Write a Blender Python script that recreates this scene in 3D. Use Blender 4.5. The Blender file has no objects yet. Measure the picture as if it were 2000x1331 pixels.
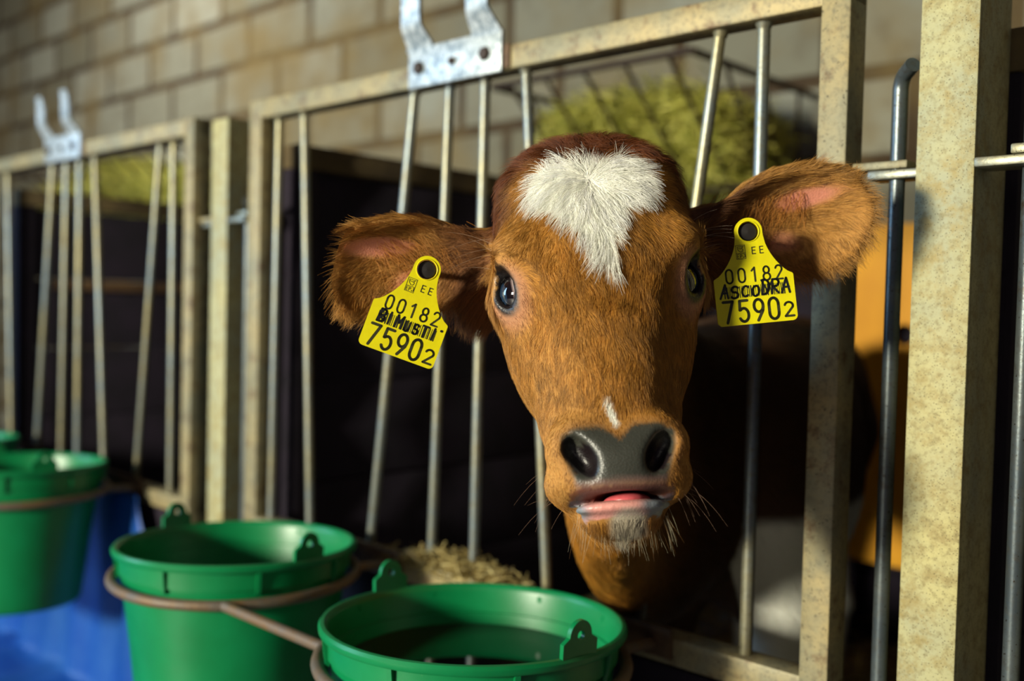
import bpy, bmesh, math, random
import numpy as np
from mathutils import Vector, Matrix

random.seed(7); rng = np.random.default_rng(7)
S = bpy.context.scene; COL = S.collection
R = math.radians

# ------------------------------------------------------------------ camera
FPX = 1944.0
YAW, PITCH, ROLL = R(47), R(-1.93), R(1.4)
CAM = Vector((0, 0, .75))
_fw = Vector((-math.cos(YAW), math.sin(YAW), 0)); _r0 = Vector((math.sin(YAW), math.cos(YAW), 0))
FWD = (_fw * math.cos(PITCH) + Vector((0, 0, math.sin(PITCH)))).normalized()
_u0 = _r0.cross(FWD)
EX = _r0 * math.cos(ROLL) + _u0 * math.sin(ROLL)
EY = _u0 * math.cos(ROLL) - _r0 * math.sin(ROLL)
def ray(px, py): return FWD + EX * ((px - 1000) / FPX) + EY * ((665.5 - py) / FPX)
def on_y(px, py, Y): d = ray(px, py); return CAM + d * (Y / d.y)
def on_x(px, py, X): d = ray(px, py); return CAM + d * (X / d.x)
def at_depth(px, py, D): return CAM + ray(px, py) * D

cd = bpy.data.cameras.new('camera'); cam = bpy.data.objects.new('camera', cd); COL.objects.link(cam)
cd.sensor_width = 36; cd.lens = FPX / 2000 * 36; cd.clip_start = .02
cam.matrix_world = Matrix(((EX.x, EY.x, -FWD.x, CAM.x), (EX.y, EY.y, -FWD.y, CAM.y), (EX.z, EY.z, -FWD.z, CAM.z), (0, 0, 0, 1)))
cd.dof.use_dof = True; cd.dof.focus_distance = .745; cd.dof.aperture_fstop = 2.9
S.camera = cam

# ------------------------------------------------------------------ light, world, exposure
def area(name, loc, target, size, energy, color, sy=None):
    l = bpy.data.lights.new(name, 'AREA'); l.size = size; l.energy = energy; l.color = color
    if sy: l.shape = 'RECTANGLE'; l.size_y = sy
    o = bpy.data.objects.new(name, l); COL.objects.link(o); o.location = loc
    o.rotation_euler = (Vector(target) - Vector(loc)).to_track_quat('-Z', 'Y').to_euler(); return o
area('alley_lamp', (-1.30, -3.15, 1.30), (-.6, .8, .7), .46, 262, (1, .94, .74), .46)
area('doorway_daylight', (-3.6, -1.4, 1.5), (-1.2, .7, .5), .9, 52, (.42, .68, 1), 1.4)
area('wall_fill_light', (-3.5, .9, 3.3), (-3.9, 2.15, 1.5), .8, 20, (1, .95, .84), .3)  # added fill that brightens the back wall, no visible fixture
area('front_right_fill', (.9, -1.5, 2.1), (-.5, .7, .7), .9, 3, (1, .92, .76), .5)  # added weak fill from camera right, not a lamp of the barn
W = bpy.data.worlds.new('barn_gloom'); S.world = W; W.use_nodes = True
W.node_tree.nodes['Background'].inputs[0].default_value = (.30, .20, .66, 1)
W.node_tree.nodes['Background'].inputs[1].default_value = .042
bpy.data.lights['wall_fill_light'].spread = R(100)
S.view_settings.view_transform = 'Standard'; S.view_settings.look = 'None'
S.view_settings.gamma = 1; S.view_settings.use_curve_mapping = False; S.view_settings.exposure = 0.0

# ------------------------------------------------------------------ object helpers
def tag(o, label=None, cat=None, group=None, kind=None):
    if label: o['label'] = label
    if cat: o['category'] = cat
    if group: o['group'] = group
    if kind: o['kind'] = kind
    return o
def empty(name, loc=(0, 0, 0), label=None, cat=None, group=None):
    o = bpy.data.objects.new(name, None); COL.objects.link(o); o.location = loc; o.empty_display_size = .05
    return tag(o, label, cat, group)
def mesh_obj(name, verts, faces, mat, parent=None, smooth=False, org=None):
    me = bpy.data.meshes.new(name); me.from_pydata([tuple(v) for v in verts], [], faces); me.validate()
    return _fin(name, me, mat, parent, smooth, org)
def _fin(name, me, mat, parent, smooth, org=None):
    if mat: me.materials.append(mat)
    if smooth:
        me.polygons.foreach_set('use_smooth', [True] * len(me.polygons))
    o = bpy.data.objects.new(name, me); COL.objects.link(o)
    if parent: o.parent = parent
    return o
class MB:
    """collects shapes into one mesh"""
    def __init__(s): s.v = []; s.f = []
    def add(s, vs, fs):
        n = len(s.v); s.v += [Vector(v) for v in vs]; s.f += [[i + n for i in f] for f in fs]; return s
    def box(s, lo, hi, bev=0):
        bm = bmesh.new(); bmesh.ops.create_cube(bm, size=1)
        c = [(a + b) / 2 for a, b in zip(lo, hi)]; d = [b - a for a, b in zip(lo, hi)]
        for v in bm.verts: v.co = Vector([v.co[i] * d[i] + c[i] for i in range(3)])
        if bev: bmesh.ops.bevel(bm, geom=bm.edges[:], offset=bev, segments=2, affect='EDGES', profile=.5)
        s.bm(bm); return s
    def bm(s, bm, M=None):
        bm.verts.index_update(); s.add([(M @ v.co if M else v.co.copy()) for v in bm.verts], [[v.index for v in f.verts] for f in bm.faces]); bm.free()
    def tube(s, pts, r, n=14, closed=False, cap=True):
        pts = [Vector(p) for p in pts]; m = len(pts); rr = r if hasattr(r, '__len__') else [r] * m
        T = []
        for i in range(m):
            a = pts[(i - 1) % m] if (closed or i > 0) else pts[i]; b = pts[(i + 1) % m] if (closed or i < m - 1) else pts[i]
            T.append((b - a).normalized())
        up = Vector((0, 0, 1)) if abs(T[0].z) < .9 else Vector((1, 0, 0))
        nrm = (up - T[0] * up.dot(T[0])).normalized(); vs = []
        for i in range(m):
            nrm = (nrm - T[i] * nrm.dot(T[i])).normalized(); bn = T[i].cross(nrm)
            for k in range(n):
                a = 2 * math.pi * k / n; vs.append(pts[i] + (nrm * math.cos(a) + bn * math.sin(a)) * rr[i])
        fs = []
        for i in range(m if closed else m - 1):
            j = (i + 1) % m
            for k in range(n): fs.append([i * n + k, i * n + (k + 1) % n, j * n + (k + 1) % n, j * n + k])
        if cap and not closed: fs.append(list(range(n))[::-1]); fs.append([(m - 1) * n + k for k in range(n)])
        return s.add(vs, fs)
    def lathe(s, prof, n=96, c=(0, 0, 0), closed=False):
        vs = []; fs = []; m = len(prof)
        for k in range(n):
            a = 2 * math.pi * k / n
            for r, z in prof: vs.append((c[0] + r * math.cos(a), c[1] + r * math.sin(a), c[2] + z))
        for k in range(n):
            j = (k + 1) % n
            for i in range(m if closed else m - 1): fs.append([k * m + i, j * m + i, j * m + (i + 1) % m, k * m + (i + 1) % m])
        return s.add(vs, fs)
    def prism(s, poly, M, th):
        """closed 2D outline extruded by th along local z, placed with M"""
        n = len(poly); vs = [M @ Vector((x, y, 0)) for x, y in poly] + [M @ Vector((x, y, th)) for x, y in poly]
        return s.add(vs, [list(range(n))[::-1], list(range(n, 2 * n))] + [[i, (i + 1) % n, n + (i + 1) % n, n + i] for i in range(n)])
    def build(s, name, mat, parent=None, smooth=None, loc=None):
        off = Vector(loc) if loc is not None else Vector((0, 0, 0))
        if parent and loc is None: off = parent.location if parent.parent is None else parent.location + parent.parent.location
        me = bpy.data.meshes.new(name); me.from_pydata([tuple(v - off) for v in s.v], [], s.f); me.validate()
        bm = bmesh.new(); bm.from_mesh(me); bmesh.ops.recalc_face_normals(bm, faces=bm.faces); bm.to_mesh(me); bm.free()
        if mat: me.materials.append(mat)
        ang = R(38) if smooth is None else smooth
        me.polygons.foreach_set('use_smooth', [True] * len(me.polygons))
        try: me.set_sharp_from_angle(angle=ang)
        except Exception: pass
        o = bpy.data.objects.new(name, me); COL.objects.link(o)
        if parent: o.parent = parent
        elif loc is not None: o.location = loc
        return o
def copy_tree(o, parent=None):
    c = o.copy(); COL.objects.link(c); c.parent = parent
    for ch in [x for x in bpy.data.objects if x.parent == o]: copy_tree(ch, c)
    return c

# ------------------------------------------------------------------ materials
def lin(*c): return tuple(((x / 255) / 12.92 if x / 255 <= .04045 else ((x / 255 + .055) / 1.055) ** 2.4) for x in c) + (1,)
def new_mat(name):
    m = bpy.data.materials.new(name); m.use_nodes = True; nt = m.node_tree
    return m, nt, nt.nodes['Principled BSDF']
def nd(nt, t, **k):
    n = nt.nodes.new(t)
    for a, b in k.items():
        if hasattr(n, a): setattr(n, a, b)
        else: n.inputs[a].default_value = b
    return n
def ramp(nt, fac, stops, interp='LINEAR'):
    r = nt.nodes.new('ShaderNodeValToRGB'); r.color_ramp.interpolation = interp; e = r.color_ramp.elements
    while len(e) < len(stops): e.new(.5)
    for x, (p, c) in zip(e, stops): x.position = p; x.color = c
    nt.links.new(fac, r.inputs[0]); return r.outputs[0]
def noise(nt, scale, detail=4, rough=.55, vec=None, dist=0):
    n = nt.nodes.new('ShaderNodeTexNoise'); n.inputs['Scale'].default_value = scale; n.inputs['Detail'].default_value = detail
    n.inputs['Roughness'].default_value = rough; n.inputs['Distortion'].default_value = dist
    nt.links.new(vec or geo(nt), n.inputs['Vector']); return n.outputs['Fac']
def geo(nt):
    for n in nt.nodes:
        if n.type == 'NEW_GEOMETRY': return n.outputs['Position']
    return nt.nodes.new('ShaderNodeNewGeometry').outputs['Position']
def mix(nt, fac, a, b, mode='MIX'):
    m = nt.nodes.new('ShaderNodeMix'); m.data_type = 'RGBA'; m.blend_type = mode
    if isinstance(fac, float): m.inputs[0].default_value = fac
    else: nt.links.new(fac, m.inputs[0])
    for i, x in ((6, a), (7, b)):
        if isinstance(x, tuple): m.inputs[i].default_value = x
        else: nt.links.new(x, m.inputs[i])
    return m.outputs[2]
def bump(nt, bs, h, strength=.3, dist=.002):
    b = nt.nodes.new('ShaderNodeBump'); b.inputs['Strength'].default_value = strength; b.inputs['Distance'].default_value = dist
    nt.links.new(h, b.inputs['Height']); nt.links.new(b.outputs[0], bs.inputs['Normal'])
def stretch(nt, sx, sy, sz):
    m = nt.nodes.new('ShaderNodeMapping'); m.inputs['Scale'].default_value = (sx, sy, sz); nt.links.new(geo(nt), m.inputs[0]); return m.outputs[0]

def painted_steel(name, a, b, rust, sc=18, rustlim=(.56, .68), rough=.5, metal=.35):
    m, nt, bs = new_mat(name)
    c = ramp(nt, noise(nt, sc, 5, .6), [(.38, a), (.62, b)])
    c = mix(nt, ramp(nt, noise(nt, sc * 2.3, 6, .7), [(rustlim[0], (0, 0, 0, 1)), (rustlim[1], (1, 1, 1, 1))]), c, rust)
    c = mix(nt, ramp(nt, noise(nt, 170, 4, .7), [(.48, (0, 0, 0, 1)), (.70, (.75, .75, .75, 1))]), c, mix(nt, .5, b, lin(70, 58, 40)))
    sp = ramp(nt, noise(nt, 420, 2, .5), [(.66, (0, 0, 0, 1)), (.72, (1, 1, 1, 1))])
    c = mix(nt, sp, c, lin(48, 38, 24))
    nt.links.new(c, bs.inputs['Base Color']); bs.inputs['Roughness'].default_value = rough; bs.inputs['Metallic'].default_value = metal
    bump(nt, bs, noise(nt, 300, 4, .7), .25, .0008); return m
M_frame = painted_steel('worn_frame_paint', lin(166, 150, 106), lin(136, 132, 106), lin(104, 78, 50), 16, (.53, .68), .55, .2)
M_bar = painted_steel('worn_bar_steel', lin(120, 132, 136), lin(150, 142, 108), lin(92, 72, 50), 10, (.60, .74), .38, .55)
M_rod = painted_steel('dark_rod_steel', lin(82, 92, 98), lin(104, 112, 112), lin(74, 62, 46), 14, (.58, .7), .35, .6)
def post_mat():
    m, nt, bs = new_mat('speckled_post_paint')
    c = ramp(nt, noise(nt, 9, 5, .6), [(.35, lin(186, 178, 124)), (.65, lin(156, 158, 130))])
    c = mix(nt, ramp(nt, noise(nt, 60, 4, .7), [(.46, (0, 0, 0, 1)), (.66, (1, 1, 1, 1))]), c, lin(156, 142, 92))
    v = nt.nodes.new('ShaderNodeTexVoronoi'); v.inputs['Scale'].default_value = 430; nt.links.new(geo(nt), v.inputs['Vector'])
    pit = ramp(nt, v.outputs['Distance'], [(.10, (1, 1, 1, 1)), (.24, (0, 0, 0, 1))])
    c = mix(nt, pit, c, lin(74, 66, 40))
    c = mix(nt, ramp(nt, noise(nt, 190, 3, .7), [(.5, (0, 0, 0, 1)), (.72, (.7, .7, .7, 1))]), c, lin(120, 108, 66)); nt.links.new(c, bs.inputs['Base Color']); bs.inputs['Roughness'].default_value = .62; bs.inputs['Metallic'].default_value = .1
    bump(nt, bs, noise(nt, 260, 4, .7), .35, .001); return m
M_post = post_mat()
def galv():
    m, nt, bs = new_mat('galvanised_steel')
    c = ramp(nt, noise(nt, 90, 5, .7), [(.35, lin(104, 122, 134)), (.6, lin(204, 212, 214))])
    nt.links.new(c, bs.inputs['Base Color']); bs.inputs['Metallic'].default_value = .35; bs.inputs['Roughness'].default_value = .45
    bump(nt, bs, noise(nt, 140, 4, .7), .2, .0006); return m
M_galv = galv()
def simple(name, col, rough=.6, metal=0, var=None, sc=30, bmp=0, **kw):
    m, nt, bs = new_mat(name)
    if var: nt.links.new(ramp(nt, noise(nt, sc, 5, .6), [(.35, col), (.65, var)]), bs.inputs['Base Color'])
    else: bs.inputs['Base Color'].default_value = col
    bs.inputs['Roughness'].default_value = rough; bs.inputs['Metallic'].default_value = metal
    for k, v in kw.items(): bs.inputs[k].default_value = v
    if bmp: bump(nt, bs, noise(nt, sc * 4, 4, .65), bmp, .002)
    return m
M_rust = simple('rusty_iron', lin(112, 86, 58), .65, .3, lin(84, 62, 44), 60, .4)
M_bolt = simple('dark_bolt', lin(62, 48, 38), .55, .5)
M_ring = simple('rusty_ring_rod', lin(116, 90, 60), .55, .3, lin(100, 92, 84), 40, .3)
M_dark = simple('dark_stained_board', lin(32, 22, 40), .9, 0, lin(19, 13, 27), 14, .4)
M_beam = simple('weathered_beam', lin(104, 88, 54), .8, 0, lin(70, 58, 38), 12, .4)
M_orange = simple('orange_board', lin(244, 172, 10), .6, 0, lin(226, 152, 6), 6)
M_blue = simple('daylight_blue_sheet', lin(4, 66, 150), .5, 0, lin(30, 84, 158), 9)  # blue of the daylight put into the sheet colour
M_black = simple('black_hole', lin(16, 13, 16), .7)
def green_mat():
    m, nt, bs = new_mat('green_bucket_plastic')
    c = ramp(nt, noise(nt, 14, 4, .6), [(.3, lin(0, 112, 60)), (.7, lin(0, 126, 72))])
    sp = ramp(nt, noise(nt, 500, 3, .6), [(.68, (0, 0, 0, 1)), (.76, (1, 1, 1, 1))])
    c = mix(nt, sp, c, lin(60, 130, 80)); nt.links.new(c, bs.inputs['Base Color'])
    bs.inputs['Roughness'].default_value = .36; bs.inputs['Subsurface Weight'].default_value = .0
    bump(nt, bs, noise(nt, 320, 4, .7), .12, .0006); return m
M_green = green_mat()
def wall_mat():
    m, nt, bs = new_mat('concrete_block_wall')
    mp = nt.nodes.new('ShaderNodeCombineXYZ'); sp = nt.nodes.new('ShaderNodeSeparateXYZ'); nt.links.new(geo(nt), sp.inputs[0])
    ax = nt.nodes.new('ShaderNodeMath'); ax.operation = 'ADD'; ax.inputs[1].default_value = .245; nt.links.new(sp.outputs[0], ax.inputs[0])
    az = nt.nodes.new('ShaderNodeMath'); az.operation = 'ADD'; az.inputs[1].default_value = .08; nt.links.new(sp.outputs[2], az.inputs[0])
    nt.links.new(ax.outputs[0], mp.inputs[0]); nt.links.new(az.outputs[0], mp.inputs[1])
    b = nt.nodes.new('ShaderNodeTexBrick'); nt.links.new(mp.outputs[0], b.inputs['Vector'])
    b.inputs['Scale'].default_value = 1; b.inputs['Brick Width'].default_value = .40; b.inputs['Row Height'].default_value = .195
    b.inputs['Mortar Size'].default_value = .020; b.inputs['Mortar Smooth'].default_value = .35
    b.inputs['Color1'].default_value = lin(160, 160, 144); b.inputs['Color2'].default_value = lin(116, 112, 92); b.inputs['Mortar'].default_value = lin(66, 50, 30)
    c = mix(nt, ramp(nt, noise(nt, 2.6, 5, .6), [(.42, (0, 0, 0, 1)), (.66, (.8, .8, .8, 1))]), b.outputs['Color'], lin(124, 104, 60))
    c = mix(nt, ramp(nt, noise(nt, 14, 5, .7), [(.5, (0, 0, 0, 1)), (.75, (.5, .5, .5, 1))]), c, lin(88, 74, 52))
    nt.links.new(c, bs.inputs['Base Color']); bs.inputs['Roughness'].default_value = .9
    h = mix(nt, .25, b.outputs['Fac'], noise(nt, 60, 5, .7)); iv = nt.nodes.new('ShaderNodeInvert'); nt.links.new(h, iv.inputs['Color'])
    bump(nt, bs, iv.outputs[0], .6, .012); return m

# ------------------------------------------------------------------ the barn
FY = .84            # front face of the pen row
PER = 1.121         # pen spacing
def floor_():
    m, nt, bs = new_mat('alley_concrete')
    c = ramp(nt, noise(nt, 5, 6, .6), [(.35, lin(92, 96, 112)), (.7, lin(128, 120, 116))])
    nt.links.new(c, bs.inputs['Base Color']); bs.inputs['Roughness'].default_value = .5; bump(nt, bs, noise(nt, 40, 5, .6), .4, .004)
    o = MB().box((-9, -3, -.12), (2.5, 2.4, 0)).build('floor', m); tag(o, kind='structure')
floor_()
wb = MB().box((-9, 2.15, -.02), (2.5, 2.37, 4.2)).build('wall_back', wall_mat()); tag(wb, kind='structure')
M_leftwall = simple('rendered_wall', lin(120, 114, 96), .9, 0, lin(96, 90, 74), 3, .3)
wl_ = MB().box((-9.2, -3, -.02), (-9.0, 2.37, 4.2)).build('wall_left', M_leftwall); tag(wl_, kind='structure')

def divider(x, label, right=False):
    e = empty('pen_divider', (x, .90, 0), label, 'partition', 'dark board partitions between the pens')
    b = MB()
    for i in range(5):
        z0 = .12 + i * .168; b.box((x - .016, .918, z0), (x + .016, 2.13, z0 + .165), .002)
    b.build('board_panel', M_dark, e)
    MB().box((x - .026, .918, .962), (x + .026, 2.13, 1.0), .003).build('top_beam', M_beam, e)
    MB().box((x + .0165, 1.0, .765), (x + .030, 2.1, .79), .003).build('side_rail', M_rust, e)
    for yy in (.942, 2.09): MB().box((x - .022, yy - .022, 0), (x + .022, yy + .022, .962), .003).build('support_post', M_dark, e)
    return e
divider(-1.355, 'dark board partition with pale top beam running back behind the middle gate')
divider(-1.355 - PER, 'dark board partition with pale top beam behind the left gate and green bucket rims')
divider(-.292, 'dark board partition at the right frame edge behind the speckled post')

# cladding on the lower part of the back wall
cl = MB()
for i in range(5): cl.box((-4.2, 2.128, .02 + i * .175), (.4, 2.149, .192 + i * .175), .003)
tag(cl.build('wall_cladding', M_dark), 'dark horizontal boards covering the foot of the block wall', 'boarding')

# orange board with a round hole
def orange_board():
    x0, x1, z0, z1, y = -.955, -.73, .22, .945, 2.085
    hx, hz, r = -.822, .712, .022
    N = 48; vs = []; fs = []
    def sq(a):
        c, s = math.cos(a), math.sin(a)
        tx = ((x1 - hx) / c if c > 0 else (x0 - hx) / c) if abs(c) > 1e-6 else 1e9
        tz = ((z1 - hz) / s if s > 0 else (z0 - hz) / s) if abs(s) > 1e-6 else 1e9
        t = min(tx, tz); return hx + t * c, hz + t * s
    angs = sorted([2 * math.pi * k / N for k in range(N)] + [math.atan2(b - hz, a - hx) % (2 * math.pi) for a in (x0, x1) for b in (z0, z1)])
    n = len(angs)
    for yy in (y, y + .018):
        for a in angs: ox, oz = sq(a); vs.append((ox, yy, oz))
        for a in angs: vs.append((hx + r * math.cos(a), yy, hz + r * math.sin(a)))
    for i in range(n):
        j = (i + 1) % n
        fs += [[i, j, n + j, n + i], [2 * n + i, 3 * n + i, 3 * n + j, 2 * n + j], [i, 2 * n + i, 2 * n + j, j], [n + i, n + j, 3 * n + j, 3 * n + i]]
    o = MB().add(vs, fs).build('orange_board', M_orange)
    tag(o, 'bright orange board with a round hole, on the back wall seen between gate and post', 'board')
orange_board()

# ------------------------------------------------------------------ gates
def make_gate(label, bucket_side=True):
    X0, X1, z0, z1 = -1.342, -.388, .392, 1.053
    g = empty('pen_gate', (X0, FY, z0), label, 'gate', 'steel bar gates along the pen row')
    MB().box((X0, FY, z1 - .028), (X1, FY + .032, z1), .0025).build('top_rail', M_frame, g)
    MB().box((X0, FY, z0), (X1, FY + .032, z0 + .028), .0025).build('bottom_rail', M_frame, g)
    MB().box((X0, FY - .0006, z0 - .03), (X0 + .032, FY + .033, z1 + .0006), .0025).build('stile', M_frame, g)
    MB().box((X1 - .028, FY - .0006, z0 - .25), (X1, FY + .034, z1 + .0006), .0025).build('stile', M_frame, g)
    yb = FY + .016
    for xt, xb in ((-1.285, -1.291), (-1.222, -1.190), (-.979, -1.053), (-.914, -.930), (-.852, -.853), (-.786, -.733), (-.528, -.606), (-.481, -.479)):
        r = .0063 + random.uniform(-.0003, .0003)
        MB().tube([(xt, yb, z1 - .024), ((xt * .5 + xb * .5), yb, (z0 + z1) / 2), (xb, yb, z0 + .022)], r, 14).tube([(xt, yb, z1 - .034), (xt, yb, z1 - .026)], [r, r * 1.5], 14).build('bar', M_bar, g)
    # board kick panel below the gate
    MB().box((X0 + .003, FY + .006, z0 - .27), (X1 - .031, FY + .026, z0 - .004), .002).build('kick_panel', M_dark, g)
    return g
def make_bracket(g):
    """galvanised double hook bolted over the top rail"""
    x0, x1 = -.969, -.806; y = FY - .006
    b = empty('hook_bracket', (x0, y, 1.02))
    zb, zt = 1.022, 1.072
    mb = MB()
    # plate outline with two prongs that bend back and up
    mb.box((x0, y, zb), (x1, y + .0055, zt), .0018)
    for px, wv in ((x0 + .002, 0), (x1 - .052, 0)):
        prof = [(0, zt - .004), (-.002, zt + .003), (-.012, zt + .015), (-.017, zt + .023), (-.018, zt + .036), (-.018, zt + .052), (-.020, zt + .066), (-.023, zt + .078)]
        vs = []; fs = []
        n = len(prof)
        for i, (dy, z) in enumerate(prof):
            k = i / (n - 1); w = .050 - .016 * min(1, k * 2.2)
            if i >= n - 2: w -= .012 * (i - n + 3) / 2
            cx = px + (.020 if px < -.9 else .026)
            for s, t in ((-1, 0), (1, 0), (1, 1), (-1, 1)): vs.append((cx + s * w / 2, y + dy + t * .005, z))
        for i in range(n - 1):
            for k in range(4): fs.append([i * 4 + k, i * 4 + (k + 1) % 4, (i + 1) * 4 + (k + 1) % 4, (i + 1) * 4 + k])
        fs += [[0, 1, 2, 3], [4 * n - 4 + k for k in range(4)]]
        mb.add(vs, fs)
    mb.build('hook_plate', M_galv, b)
    for fx, r in ((.13, .0085), (.50, .0050), (.84, .0085)):
        xx = x0 + (x1 - x0) * fx; zz = zb + .024
        MB().lathe([(0, 0), (r, 0), (r, .003), (r * .8, .005), (0, .0055)], 6).build('bolt', M_bolt, b)
        o = b.children[-1] if b.children else None
        for ch in bpy.data.objects:
            if ch.parent == b and ch.name.startswith('bolt') and ch.get('placed') is None:
                pass
    bolts = [o for o in bpy.data.objects if o.parent == b and o.name.startswith('bolt')]
    for o, fx in zip(bolts, (.13, .50, .84)):
        for v in o.data.vertices: v.co = v.co + b.location   # undo the parent offset: built about the origin
        o.location = (x0 + (x1 - x0) * fx - b.location.x, 0, zb + .024 - b.location.z); o.rotation_euler = (R(90), 0, 0)
    MB().box((x1 + .001, FY - .0035, 1.0262), (x1 + .010, FY + .035, 1.0535), .001).build('strap', M_rust, b)
    return b
g1 = make_gate('middle steel gate of slanting bars that the calf puts its head through')
g2 = copy_tree(g1); g2.location.x -= PER; g2.location.z -= .004
g2['label'] = 'left steel bar gate behind the two farther green buckets'
g3 = copy_tree(g1); g3.location.x += PER
g3['label'] = 'steel bar gate at the right picture edge beyond the speckled post'
BR = 'galvanised double hook brackets on the gate rails'
b1 = make_bracket(g1); tag(b1, 'galvanised double hook bracket bolted on the middle gate above the calf', 'bracket', BR)
b2 = copy_tree(b1); b2.location.x -= PER; b2.location.z -= .004
tag(b2, 'blurred galvanised double hook bracket on the left gate', 'bracket', BR)

# ------------------------------------------------------------------ posts with latch lugs and rods
def make_post(label, top):
    x0, x1 = -.326, -.279
    p = empty('gate_post', (x0, FY, 0), label, 'post', 'cream painted steel posts between the gates')
    mb = MB(); t = .0045   # channel section: front face and two returns
    mb.box((x0, FY - .002, 0), (x1, FY - .002 + t, top), .0012)
    mb.box((x0, FY + .0026, 0), (x0 + t, FY + .075, top)); mb.box((x1 - t, FY + .0026, 0), (x1, FY + .075, top))
    mb.box((x0 + t, FY + .071, 0), (x1 - t, FY + .075, top)); mb.box((x0 + t, FY + .0026, top - .005), (x1 - t, FY + .071, top))
    mb.build('channel', M_post, p)
    L = MB(); L.box((x0 - .046, FY + .008, .868), (x0, FY + .036, .876), .0015); L.build('latch_lug', M_bar, p)
    L = MB(); L.box((-.387, FY + .010, .877), (x0 - .012, FY + .034, .884), .0015); L.build('latch_plate', M_frame, p)
    L = MB(); L.box((x1, FY - .004, .871), (x1 + .052, FY + .030, .879), .0015); L.build('hinge_lug', M_bar, p)
    L = MB(); L.box((x1 + .026, FY - .001, .880), (x1 + .055, FY + .028, .888), .0015); L.build('hinge_plate', M_bar, p)
    L = MB(); L.lathe([(0, 0), (.009, .0), (.010, .004), (.006, .008), (0, .008)], 16, (0, 0, 0)); 
    return p
def make_rod(x, y, bend, label, z1=.957, tail=.012, name='latch_rod'):
    pts = [(x, y, .18), (x, y, .5), (x, y, z1 - .012)]
    b = Vector(bend).normalized()
    for k in range(1, 7):
        a = k / 6 * math.pi / 2 * .86
        pts.append(Vector((x, y, z1 - .012)) + b * (.014 * (1 - math.cos(a))) + Vector((0, 0, .014 * math.sin(a))))
    e = Vector(pts[-1]); pts.append(e + (b * .93 + Vector((0, 0, .30))).normalized() * tail)
    o = MB().tube(pts, .0066, 18).build(name, M_rod, None, loc=(x, y, .18))
    return tag(o, label, 'rod')
p1 = make_post('tall cream speckled steel post right of the calf', 1.30)
p2 = copy_tree(p1); p2.location.x -= PER
p2['label'] = 'short cream steel post between the left and middle gates'
for ch in [c for c in bpy.data.objects if c.parent == p2 and c.name.startswith('channel')]:
    ch.data = ch.data.copy()
    for v in ch.data.vertices:
        if v.co.z > 1.0: v.co.z -= 1.30 - 1.036
RG = 'round steel rods through the latch lugs'
make_rod(-.350, FY + .020, (.72, -.69, 0), 'round dark rod with bent top between the calf ear and the tall post')['group'] = RG
make_rod(-.241, FY + .014, (.27, -.96, 0), 'round grey rod with bent top at the right picture edge', .897)['group'] = RG
make_rod(-.241 - PER, FY + .014, (.75, -.66, 0), 'thin round rod right of the short cream post', .897)['group'] = RG
make_rod(-.350 - PER, FY + .024, (.1, 1, 0), 'thin round rod left of the short cream post')['group'] = RG

# ------------------------------------------------------------------ buckets
RZ, BY, BR_ = .452, .665, .143
def make_bucket():
    b = empty('feed_bucket', (0, 0, 0))
    H = .247; r0 = .113
    prof = [(0, -H), (r0 - .004, -H), (r0, -H + .004)]
    prof += [(r0 + (.1385 - r0) * k / 8, -H + .004 + (H - .034) * k / 8) for k in range(1, 9)]
    prof += [(.1435, -.0295), (.1445, -.010), (.1448, -.0085), (.1505, -.0080), (.1520, -.0060), (.1525, -.002), (.1505, .0010), (.1470, .0015), (.1440, -.001), (.1425, -.006)]
    prof += [(.1410 - (.1410 - r0 + .003) * k / 8, -.03 - (H - .036) * k / 8) for k in range(0, 9)]
    prof += [(0, -H + .006)]
    # short stiffening ribs below the rim
    rb = MB().lathe(prof, 128)
    for a in (200, 247, 292, 336, 20, 70, 110, 160):
        c, s = math.cos(R(a)), math.sin(R(a)); M = Matrix.Translation((0, 0, 0)) @ Matrix.Rotation(R(a), 4, 'Z')
        vs = [M @ Vector(p) for p in ((.142, -.0025, -.036), (.142, .0025, -.036), (.142, .0025, -.007), (.142, -.0025, -.007), (.1462, -.0025, -.033), (.1462, .0025, -.033), (.1500, .0025, -.007), (.1500, -.0025, -.007))]
        rb.add(vs, [[0, 1, 2, 3], [4, 7, 6, 5], [0, 4, 5, 1], [3, 2, 6, 7], [0, 3, 7, 4], [1, 5, 6, 2]])
    rb.build('shell', M_green, b)
    # two handle ears with a hole each
    for side in (0, 180):
        N = 28; out = []; inn = []
        for k in range(N):
            a = 2 * math.pi * k / N
            hx, hz = .0042 * math.cos(a), .0195 + .0042 * math.sin(a)
            c, s = math.cos(a), math.sin(a)
            if s > -.15: ox, oz = .0135 * c, .0185 + .0145 * s
            else:
                w = .021; t = min((w / abs(c)) if abs(c) > 1e-4 else 9, .0245 / abs(s)); ox, oz = t * c, .0185 + t * s
                ox = max(-.021, min(.021, ox))
            out.append((ox, oz)); inn.append((hx, hz))
        M = Matrix.Rotation(R(side), 4, 'Z') @ Matrix.Translation((.1475, 0, 0)) @ Matrix.Rotation(R(3), 4, 'Y')
        vs = []; fs = []
        for dx in (-.0022, .0022):
            vs += [M @ Vector((dx, x, z)) for x, z in out] + [M @ Vector((dx, x, z)) for x, z in inn]
        for i in range(N):
            j = (i + 1) % N
            fs += [[i, j, N + j, N + i], [2 * N + i, 3 * N + i, 3 * N + j, 2 * N + j], [i, 2 * N + i, 2 * N + j, j], [N + i, N + j, 3 * N + j, 3 * N + i]]
        MB().add(vs, fs).build('handle_ear', M_green, b)
    return b
XB = [-.661, -1.075, -1.772, -2.170]; TIP = Matrix.Rotation(R(-2.4), 4, EX)
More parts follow.
